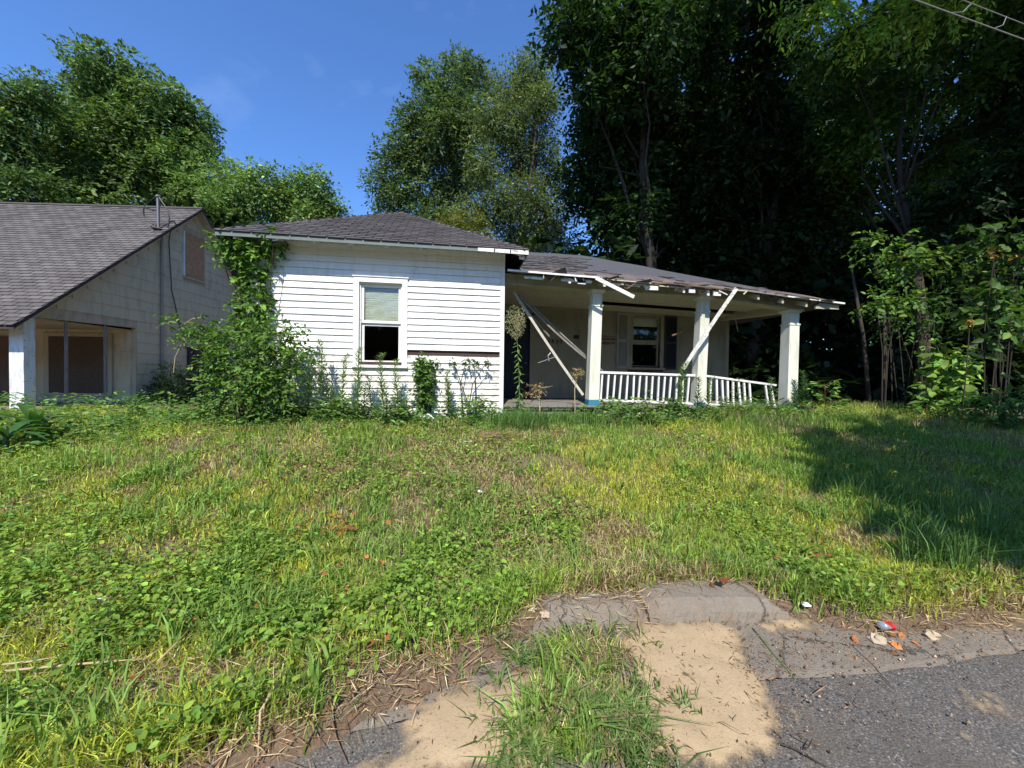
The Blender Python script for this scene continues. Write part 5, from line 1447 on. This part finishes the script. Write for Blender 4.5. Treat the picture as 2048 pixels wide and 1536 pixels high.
# ------------------------------------------------------------------ lawn
def in_house(x, y):
    return ((x > XL - .05) & (x < XR + .05) & (y > YW - .05)) | ((x > XR) & (x < 8.15) & (y > YP - .2))
def grass_mask(x, y):
    e = soil_edge(x)
    d = sstep(e + .02, e + .35, y)
    patch = fbm(x * .9 + 11, y * .9, 41)
    fine = fbm(x * 3.1, y * 3.1, 52)
    d = d * (0.30 + 0.70 * sstep(.36, .52, patch * .6 + fine * .4))
    # bare dirt and straw near the street at the left
    bare = 1.2 * np.exp(-(((x + 1.25) / .62) ** 2 + ((y - 2.02) / .20) ** 2)) + .9 * np.exp(-(((x + .30) / .5) ** 2 + ((y - 1.95) / .16) ** 2)) + .4 * np.exp(-(((x + 2.2) / .5) ** 2 + ((y - 3.5) / .3) ** 2)) + .4 * np.exp(-(((x + .2) / .4) ** 2 + ((y - 3.4) / .2) ** 2)) + .5 * np.exp(-(((x - 2.4) / .5) ** 2 + ((y - 2.75) / .2) ** 2))
    d = d * (1 - .88 * np.clip(bare + (fine - .5) * .5 * (bare > .1), 0, 1))
    # crabgrass mat in the gutter
    mat_ = np.exp(-(((x - .60) / .34) ** 2 + ((y - 1.72) / .22) ** 2)) + np.exp(-(((x - .75) / .25) ** 2 + ((y - 2.08) / .14) ** 2))
    d = np.maximum(d, sstep(.35, .7, mat_ + (fine - .5) * .5))
    kerbtop = (x > .55) & (x < 2.15) & (y > 2.2) & (y < 2.50)
    return np.where(kerbtop, d * .10, d)
def blades(n, x, y, h, w, col, lean=.5, z0=None):
    z = gz(x, y) if z0 is None else z0
    z = np.maximum(z, -.0)
    a = rng.random(n) * 2 * math.pi
    d = np.stack([np.cos(a), np.sin(a), np.zeros(n)], 1); s = np.stack([-np.sin(a), np.cos(a), np.zeros(n)], 1)
    ln = (np.abs(rng.normal(0, lean, n)) + .12)[:, None] * h[:, None]
    P = np.stack([x, y, z - .005], 1); up = np.array([[0, 0, 1.0]])
    w = w[:, None]; H = h[:, None]
    mid = P + up * H * .62 + d * ln * .38; tip = P + up * H * (1 - np.minimum(ln / H, 1.2) * .28) + d * ln
    tw = rng.normal(0, .3, (n, 1))
    V = np.stack([P - s * w * .5, P + s * w * .5, mid - s * w * .42 + d * w * tw, mid + s * w * .42 - d * w * tw, tip], 1).reshape(-1, 3)
    b0 = np.arange(n)[:, None] * 5
    F = np.concatenate([b0 + np.array([[0, 1, 3]]), b0 + np.array([[0, 3, 2]]), b0 + np.array([[2, 3, 4]])])
    return V, F, np.repeat(col, 5, 0)
def scatter(n, x0, x1, y0, y1, dens, power=1.0):
    """candidates denser toward the camera, kept inside the view cone"""
    u = rng.random(n); y = y0 * (y1 / y0) ** (u ** power)
    lo, hi = np.maximum(x0, -y * 1.08 - .5), np.minimum(x1, y * 2.0 + .8)
    x = lo + (hi - lo) * rng.random(n)
    keep = (rng.random(n) < dens(x, y)) & ~in_house(x, y)
    return x[keep], y[keep]
def tone_map(x, y):
    dry = sstep(.47, .60, fbm(x * .8 + 4, y * .8 + 9, 61) * .6 + fbm(x * 4, y * 4, 63) * .4)
    yel = sstep(.40, .62, fbm(x * .45, y * .45, 67))
    return dry, yel
x, y = scatter(570000, -9.0, 12.5, 1.45, 10.5, grass_mask)
n = len(x)
dry, yel = tone_map(x, y)
hh = (.030 + .065 * rng.random(n) ** 1.5) * (.75 + .7 * fbm(x * 1.3, y * 1.3, 77)) * (1 + 1.1 * sstep(5.6, 7.4, y)) * (1 + .9 * np.exp(-((y - soil_edge(x) - .25) / .28) ** 2))
hh *= 1 + 1.0 * sstep(3.3, 4.4, x - (y - 2) * .25) * sstep(2.0, 3.0, y)
wd = rng.uniform(.0028, .0060, n) * (1 + .12 * y)
g1 = np.array([.230, .370, .052]); g2 = np.array([.430, .470, .062]); st = np.array([.50, .40, .22]); br_ = np.array([.20, .105, .055])
yl = np.clip(yel + .35 * (x < -.5) * sstep(3.4, 5, y), 0, 1)[:, None]
col = (g1 * (1 - yl) + g2 * yl) * rng.lognormal(0, .28, (n, 1))
isdry = rng.random(n) < .10 + .62 * dry
col[isdry] = (st * rng.lognormal(0, .25, (isdry.sum(), 1)))
isbr = rng.random(n) < .03 + .20 * dry
col[isbr] = br_
V, F, C_ = blades(n, x, y, hh, wd, col, .55)
lawn = big_mesh("lawn_grass", V, F, M['grass'], None, np.clip(C_, 0, .8))
tag(lawn, "patchy overgrown lawn grass on the front bank", "grass", kind="stuff")
print("lawn blades", n)
# tall tufts and crabgrass: wide blades
tx, ty = scatter(5200, -6, 9, 1.5, 8.5, lambda a, b_: grass_mask(a, b_) * (.12 + .75 * (fbm(a * .8 + 2, b_ * .8, 91) > .52)))
xs, ys = [], []
for a, b_ in zip(tx, ty):
    m_ = random.randint(7, 16); r = random.uniform(.015, .05)
    xs.append(a + rng.normal(0, r, m_)); ys.append(b_ + rng.normal(0, r, m_))
x = np.concatenate(xs); y = np.concatenate(ys); n = len(x)
hh = rng.uniform(.09, .24, n) * (.8 + .5 * fbm(x, y, 93)); wd = rng.uniform(.006, .012, n)
col = np.array([.190, .310, .060]) * rng.lognormal(0, .25, (n, 1))
V, F, C_ = blades(n, x, y, hh, wd, col, .8)
o = big_mesh("crabgrass", V, F, M['grass'], None, np.clip(C_, 0, .8)); tag(o, "coarse crabgrass tufts through the lawn and gutter", "grass", kind="stuff")
# the gutter mat
n0 = 9000
x = np.concatenate([rng.normal(.62, .20, n0), rng.normal(.78, .16, n0 // 3), rng.normal(.28, .10, n0 // 6)]); y = np.concatenate([rng.normal(1.70, .13, n0), rng.normal(2.08, .09, n0 // 3), rng.normal(2.0, .1, n0 // 6)])
k_ = fbm(x * 6, y * 6, 131) > .47; x, y = x[k_], y[k_]
n = len(x); hh = rng.uniform(.03, .11, n); wd = rng.uniform(.005, .010, n)
col = np.array([.150, .245, .066]) * rng.lognormal(0, .25, (n, 1)); q = rng.random(n) < .22; col[q] = st * .8
V, F, C_ = blades(n, x, y, hh, wd, col, 1.1)
o = big_mesh("gutter_crabgrass", V, F, M['grass'], None, np.clip(C_, 0, .8)); tag(o, "crabgrass mat growing out of the gutter onto the sand", "grass", kind="stuff")
# tall wispy grass by the shade at the right and in front of the house corner
x = np.concatenate([rng.normal(3.75, .12, 380), rng.normal(4.9, .5, 900), rng.normal(1.15, .28, 1500), rng.normal(2.3, .5, 500), rng.normal(6.2, .8, 900)])
y = np.concatenate([rng.normal(2.45, .10, 380), rng.normal(3.3, .5, 900), rng.normal(6.75, .22, 1500), rng.normal(6.9, .2, 500), rng.normal(6.6, .5, 900)])
n = len(x); hh = rng.uniform(.2, .5, n); wd = rng.uniform(.005, .009, n); col = np.array([.125, .225, .055]) * rng.lognormal(0, .22, (n, 1))
V, F, C_ = blades(n, x, y, hh, wd, col, .38)
o = big_mesh("tall_grass", V, F, M['grass'], None, C_); tag(o, "tall wispy grass standing above the lawn", "grass", kind="stuff")
# broad-leaved ground cover (clover, vines) mostly left front
def cover_d(x, y):
    m_ = fbm(x * 1.1 + 7, y * 1.1, 101)
    left = sstep(.6, -.6, x) * sstep(4.4, 3.0, y)
    return grass_mask(x, y) * np.clip(sstep(.50, .60, m_) * .5 + left * sstep(.42, .55, m_) * .95, 0, 1)
x, y = scatter(170000, -7, 9, 1.5, 9, lambda a, b_: cover_d(a, b_) * (gz(a, b_) > .03))
n = len(x)
z = gz(x, y) + rng.uniform(.03, .16, n) * (.6 + .8 * fbm(x * 2, y * 2, 103))
a = rng.random(n) * 6.28
D = unit(np.stack([np.cos(a), np.sin(a), rng.uniform(-.4, .4, n)], 1)); Nn = unit(np.stack([rng.normal(0, .45, n), rng.normal(-.15, .45, n), np.ones(n)], 1))
L = rng.uniform(.018, .042, n) * (1 + .05 * y)
V, F = leaf_geo(np.stack([x, y, z], 1), D, Nn, L, L * .72, True)
o = big_mesh("ground_cover", V, F, M['leaf'], None, leaf_cols(n, (.200, .315, .048), .30, .14, 6)); tag(o, "low broad-leaved ground cover in the grass", "ground cover", kind="stuff")
print("cover leaves", n)
# dense fringe of low weeds along both house fronts
n = 15000
x = np.concatenate([rng.uniform(-4.6, 8.6, n), rng.uniform(-9.5, -4.4, n // 3)]); y = np.concatenate([7.55 - np.abs(rng.normal(0, .42, n)) + .25 * (x[:n] > XR), rng.uniform(5.6, 9.3, n // 3)])
k_ = ~in_house(x, y) & (fbm(x * 1.6, y * 1.6, 121) > .36); x, y = x[k_], y[k_]; n = len(x)
z = gz(x, y) + rng.random(n) ** 1.3 * (.18 + .36 * sstep(.35, .65, fbm(x * 1.9, y * .6, 123)))
a = rng.random(n) * 6.28
D = unit(np.stack([np.cos(a), np.sin(a), rng.uniform(-.5, .6, n)], 1)); Nn = unit(np.stack([rng.normal(0, .5, n), rng.normal(-.35, .5, n), np.ones(n)], 1))
L = rng.uniform(.05, .12, n)
V, F = leaf_geo(np.stack([x, y, z], 1), D, Nn, L, L * rng.uniform(.3, .6, n), True)
o = big_mesh("weed_fringe", V, F, M['leaf'], None, leaf_cols(n, (.125, .225, .05), .32, .14, 6)); tag(o, "low leafy weed fringe along the house fronts", "weeds", kind="stuff")
# dead straw thatch lying flat
x, y = scatter(70000, -7, 9, 1.5, 9, lambda a, b_: np.clip(sstep(soil_edge(a) - .05, soil_edge(a) + .1, b_) * (.20 + .8 * tone_map(a, b_)[0] + .9 * (1 - grass_mask(a, b_)) * (b_ < 3.0)), 0, 1))
n = len(x); a = rng.random(n) * 6.28
D = unit(np.stack([np.cos(a), np.sin(a), rng.uniform(0, .35, n)], 1)); Nn = unit(np.stack([rng.normal(0, .3, n), rng.normal(0, .3, n), np.ones(n)], 1))
L = rng.uniform(.04, .16, n)
V, F = leaf_geo(np.stack([x, y, np.maximum(gz(x, y), 0) + rng.uniform(.004, .05, n)], 1), D, Nn, L, np.full(n, .005))
c_ = leaf_cols(n, (.50, .38, .22), .35, .12); q = np.repeat(rng.random(n) < .3, 4); c_[q] = c_[q] * np.array([.55, .38, .32])
o = big_mesh("dead_straw", V, F, M['dry'], None, c_); tag(o, "dead straw and thatch lying in the bare patches", "straw", kind="stuff")
# brown fallen leaves
def leaf_patch(cx, cy, r, m_, sz=.055):
    return np.stack([rng.normal(cx, r, m_), rng.normal(cy, r * .5, m_)], 1), np.full(m_, sz)
pp, ss = [], []
for (px, py, r, m_, sz) in ((690, 1030, .22, 26, .06), (640, 1040, .12, 12, .06), (1440, 1165, .05, 3, .08), (1640, 1085, .15, 12, .06), (770, 1340, .08, 4, .06), (1765, 1285, .15, 10, .05), (1340, 1255, .1, 4, .05), (560, 1130, .5, 14, .05), (1100, 1360, .3, 14, .04), (400, 1290, .4, 16, .05)):
    p = onZ(px, py, .35 if py < 1100 else (.18 if py < 1200 else .02)); a, b_ = leaf_patch(p[0], p[1], r, m_, sz); pp.append(a); ss.append(b_)
pp = np.concatenate(pp); ss = np.concatenate(ss); n = len(pp)
a = rng.random(n) * 6.28; D = unit(np.stack([np.cos(a), np.sin(a), rng.uniform(-.2, .5, n)], 1)); Nn = unit(np.stack([rng.normal(0, .5, n), rng.normal(-.3, .4, n), np.ones(n)], 1))
L = ss * rng.uniform(.7, 1.4, n)
V, F = leaf_geo(np.stack([pp[:, 0], pp[:, 1], np.maximum(gz(pp[:, 0], pp[:, 1]), 0) + rng.uniform(.02, .10, n) * (gz(pp[:, 0], pp[:, 1]) > .05) + .012], 1), D, Nn, L, L * .62, True)
o = big_mesh("fallen_leaves", V, F, M['dry'], None, leaf_cols(n, (.34, .135, .05), .3, .1, 6)); tag(o, "orange-brown dead leaves scattered in the grass", "dead leaves", kind="stuff")

# ------------------------------------------------------------------ litter, sticks and stones
def gpt(px, py, z=None):
    d = ray(px, py); t = .8
    for _ in range(4000):
        p = CAM + d * t
        if p[2] <= max(float(gz(p[0], p[1])), .006): break
        t += .004
    return Vector((p[0], p[1], max(float(gz(p[0], p[1])), .006)))
def lift(pts, h): return [p + Vector((0, 0, h)) for p in pts]
def stick(name, pts, r, mat, label, cat="stick"):
    pts = [p + Vector((0, 0, (.003 if p.z < .02 else .075) + r)) for p in pts]
    return tag(MB().tube(pts, [r] * (len(pts) - 1) + [r * .45], 6).build(name, mat, smooth=True), label, cat)
stick("stick", [gpt(1478, 1464, .012), gpt(1530, 1480, .014), gpt(1590, 1502, .012), gpt(1655, 1538, .012)], .004, M['darkwood'], "long thin dark stick on the asphalt beyond the sand")
stick("stick", [gpt(1532, 1448, .014), gpt(1566, 1480, .014)], .006, M['brownwood'], "short reddish stick at the edge of the sand")
stick("reed_stalk", [gpt(10, 1376, .06), gpt(110, 1366, .06), gpt(200, 1357, .07), gpt(285, 1350, .07)], .0055, M['drystem'], "long dry reed stalk lying in the grass at the left")
stick("reed_stalk", [gpt(5, 1362, .07), gpt(60, 1356, .08), gpt(112, 1346, .09)], .005, M['drystem'], "short dry reed stalk beside a longer one at the left")
stick("reed_stalk", [gpt(160, 1322, .10), gpt(205, 1290, .13), gpt(252, 1252, .17)], .007, M['brownwood'], "brown dead stem slanting over the bare dirt")
stick("reed_stalk", [gpt(316, 1355, .06), gpt(350, 1320, .10), gpt(380, 1285, .15)], .005, M['drystem'], "tan dead stem slanting up from the bare dirt")
stick("dead_runner", [gpt(655, 1440, .02), gpt(672, 1480, .015), gpt(695, 1532, .012)], .005, M['brownwood'], "bent brown stem trailing over the gutter edge")
stick("dead_runner", [gpt(560, 1395, .05), gpt(520, 1460, .03), gpt(515, 1535, .02)], .005, M['drystem'], "tan dead stem hanging from the grass over the asphalt")
stick("dead_runner", [gpt(1505, 1260, .05), gpt(1545, 1310, .03), gpt(1592, 1362, .015)], .006, M['stem'], "trailing green runner crossing the sand at the kerb end")
stick("dead_runner", [gpt(1700, 1290, .03), gpt(1748, 1335, .015), gpt(1785, 1378, .012)], .003, M['darkwood'], "thin dark runner crossing from the grass onto the asphalt")
def crumple(name, c, r, mat, label, cat, flat=.45, seed=1, parent=None):
    rr = random.Random(seed); vs, fs = [], []
    nu2, nv2 = 10, 6
    for j in range(nv2 + 1):
        ph = math.pi * j / nv2
        for k in range(nu2):
            a = 2 * math.pi * k / nu2; q = r * (.65 + .5 * rr.random())
            vs.append((c.x + q * math.sin(ph) * math.cos(a), c.y + q * .8 * math.sin(ph) * math.sin(a), c.z + r * flat * .5 + q * flat * math.cos(ph)))
    for j in range(nv2):
        for k in range(nu2):
            fs.append((j * nu2 + k, j * nu2 + (k + 1) % nu2, (j + 1) * nu2 + (k + 1) % nu2, (j + 1) * nu2 + k))
    o = MB().add(vs, fs).build(name, mat, parent)
    return tag(o, label, cat) if label else o
crumple("plastic_scrap", gpt(960, 990) + Vector((0, 0, .03)), .035, M['paper'], "small white plastic scrap in the middle of the lawn", "litter", seed=2)
crumple("plastic_scrap", gpt(205, 1215) + Vector((0, 0, .05)), .025, M['paper'], "white paper scrap among the ground cover at the left", "litter", seed=3)
crumple("plastic_bag", gpt(1612, 1218) + Vector((0, 0, .02)), .032, M['paper'], "clear-white plastic bag scrap in the grass at the kerb end", "litter", seed=4)
crumple("paper_scrap", gpt(1283, 1530, .004), .035, M['paper'], "torn white paper on the asphalt below the crabgrass mat", "litter", flat=.2, seed=5)
crumple("paper_scrap", gpt(1330, 1110) + Vector((0, 0, .03)), .012, M['paper'], "tiny white scrap above the kerb", "litter", seed=6)
# crushed soda can
cp = gpt(1772, 1262) + Vector((0, 0, .015))
can = empty("crushed_can", tuple(cp), "crushed red and silver drink can at the grass edge", "can")
axd = Vector((.86, .25, -.22)).normalized()
def can_ring(t, r, sq): 
    s1 = axd.cross(Vector((0, 0, 1))).normalized(); u1 = s1.cross(axd)
    return [cp + axd * (t - .06) + s1 * r * math.cos(a) + u1 * r * sq * math.sin(a) + Vector((0, 0, .02)) for a in [2 * math.pi * k / 14 for k in range(14)]]
def can_part(name, prof, mat, caps):
    vs, fs = [], []
    for k, (t, r, sq) in enumerate(prof):
        vs += can_ring(t, r * (1 + .10 * math.sin(k * 2.3)), sq)
        if k:
            for j in range(14): fs.append(((k - 1) * 14 + j, (k - 1) * 14 + (j + 1) % 14, k * 14 + (j + 1) % 14, k * 14 + j))
    if caps[0]: fs.append(tuple(reversed(range(14))))
    if caps[1]: fs.append(tuple(range(len(vs) - 14, len(vs))))
    MB().add(vs, fs).build(name, mat, can, smooth=True)
can_part("can_top", [(0, .024, .8), (.004, .027, .8), (.02, .032, .7), (.045, .030, .5)], M['can_silver'], (1, 0))
can_part("can_body", [(.0451, .030, .5), (.06, .033, .45), (.08, .030, .6), (.10, .033, .75)], M['can_red'], (0, 0))
can_part("can_base", [(.1001, .033, .75), (.115, .030, .8), (.12, .024, .8)], M['can_silver'], (0, 1))
def rock(c, r, label, seed, mat='stone', name="stone"):
    crumple(name, c, r, M[mat], label, "stone", flat=.6, seed=seed)
rock(gpt(1752, 1284, .02), .055, "pale chunk of broken kerb below the crushed can", 11)
rock(gpt(1862, 1276, .02), .05, "tan stone in the dirt right of the crushed can", 12)
rock(gpt(1090, 1235, .04), .04, "pale stone at the left end of the kerb", 13)
rock(gpt(1065, 1222, .07), .035, "small pale stone beside the kerb end in the grass", 14)
# grey driftwood log in the shade at the right
lg = gpt(2015, 1045)
tag(MB().tube([lg + Vector((-.30, .12, .03)), lg + Vector((0, 0, .05)), lg + Vector((.55, -.12, .05))], [.022, .04, .05], 8).build("dead_log", M['greywood'], smooth=True), "grey weathered log lying in the shaded grass", "log")
# pile of boards and dry grass before the house corner
bp = gpt(930, 888)
tag(MB().beam(bp + Vector((-.12, 0, .02)), bp + Vector((.10, .05, .035)), .06, .02).build("scrap_board", M['paleboard']), "pale scrap board on the lawn before the house corner", "board")
n = 900
th_ = rng.random(n) * 6.28; rr = np.sqrt(rng.random(n))
hp = np.array([gpt(978, 880)[i] for i in range(3)])
x = hp[0] + .32 * rr * np.cos(th_); y = hp[1] + .20 * rr * np.sin(th_); zz = gz(x, y) + .14 * (1 - rr ** 2) * rng.random(n)
a = rng.normal(0, .7, n); D = unit(np.stack([np.cos(a), np.sin(a), rng.normal(0, .25, n)], 1)); Nn = unit(rng.normal(0, .4, (n, 3)) + np.array([0, 0, 1.0]))
V, F = leaf_geo(np.stack([x, y, zz], 1), D, Nn, rng.uniform(.15, .4, n), np.full(n, .006))
o = big_mesh("dry_grass_heap", V, F, M['dry'], None, leaf_cols(n, (.36, .27, .14), .3, .1)); tag(o, "heap of dry cut grass before the house corner", "dry grass", kind="stuff")
# curled white trim scrap by the wall
tag(MB().tube([onY(845, 836, 6.9), onY(856, 828, 6.9), onY(864, 834, 6.85)], .012, 5).tube([onY(852, 840, 6.9), onY(862, 831, 6.9), onY(868, 838, 6.85)], .01, 5).build("white_trim_scrap", M['paper']), "curled white trim scrap in the weeds below the wall vine", "litter")

# straw bits and leaf crumbs on the sand and gutter
n = 1500
x = np.concatenate([rng.uniform(-1.0, 4.0, n), rng.normal(1.2, .4, n // 2)]); y = np.concatenate([rng.normal(2.05, .2, n), rng.normal(1.85, .22, n // 2)])
k_ = (y > 1.2) & (gz(x, y) < .03); x, y = x[k_], y[k_]; n = len(x)
a = rng.random(n) * 6.28
D = unit(np.stack([np.cos(a), np.sin(a), rng.uniform(-.02, .25, n)], 1)); Nn = unit(np.stack([rng.normal(0, .2, n), rng.normal(0, .2, n), np.ones(n)], 1))
L = rng.lognormal(-3.9, .6, n)
V, F = leaf_geo(np.stack([x, y, np.full(n, .030)], 1), D, Nn, L, np.minimum(L * .3, .006))
o = big_mesh("gutter_debris", V, F, M['dry'], None, leaf_cols(n, (.20, .12, .065), .5, .15)); tag(o, "straw bits and leaf crumbs on the sand and gutter", "debris", kind="stuff")
# grit and pebbles washed along the gutter
n = 5200
x = np.concatenate([rng.uniform(-1.2, 4.2, n), rng.normal(1.4, .5, n // 2)]); y = np.concatenate([rng.normal(2.0, .22, n), rng.normal(1.75, .25, n // 2)])
k_ = (y > .9) & (gz(x, y) < .02); x, y = x[k_], y[k_]; n = len(x)
r = rng.lognormal(-6.0, .55, n)
dirs6 = np.array([[1, 0, 0], [0, 1, 0], [-1, 0, 0], [0, -1, 0], [0, 0, .8], [0, 0, -.8]], float)
V = np.stack([x, y, np.full(n, .020)], 1)[:, None, :] + dirs6[None] * (r[:, None, None] * rng.uniform(.6, 1.3, (n, 6, 1)))
f8 = np.array([[0, 1, 4], [1, 2, 4], [2, 3, 4], [3, 0, 4], [1, 0, 5], [2, 1, 5], [3, 2, 5], [0, 3, 5]])
F = (np.arange(n)[:, None, None] * 6 + f8[None]).reshape(-1, 3)
o = big_mesh("gravel", V.reshape(-1, 3), F, M['dry'], None, leaf_cols(n, (.26, .20, .145), .5, .1, 6)); tag(o, "grit and small pebbles scattered along the gutter", "gravel", kind="stuff")
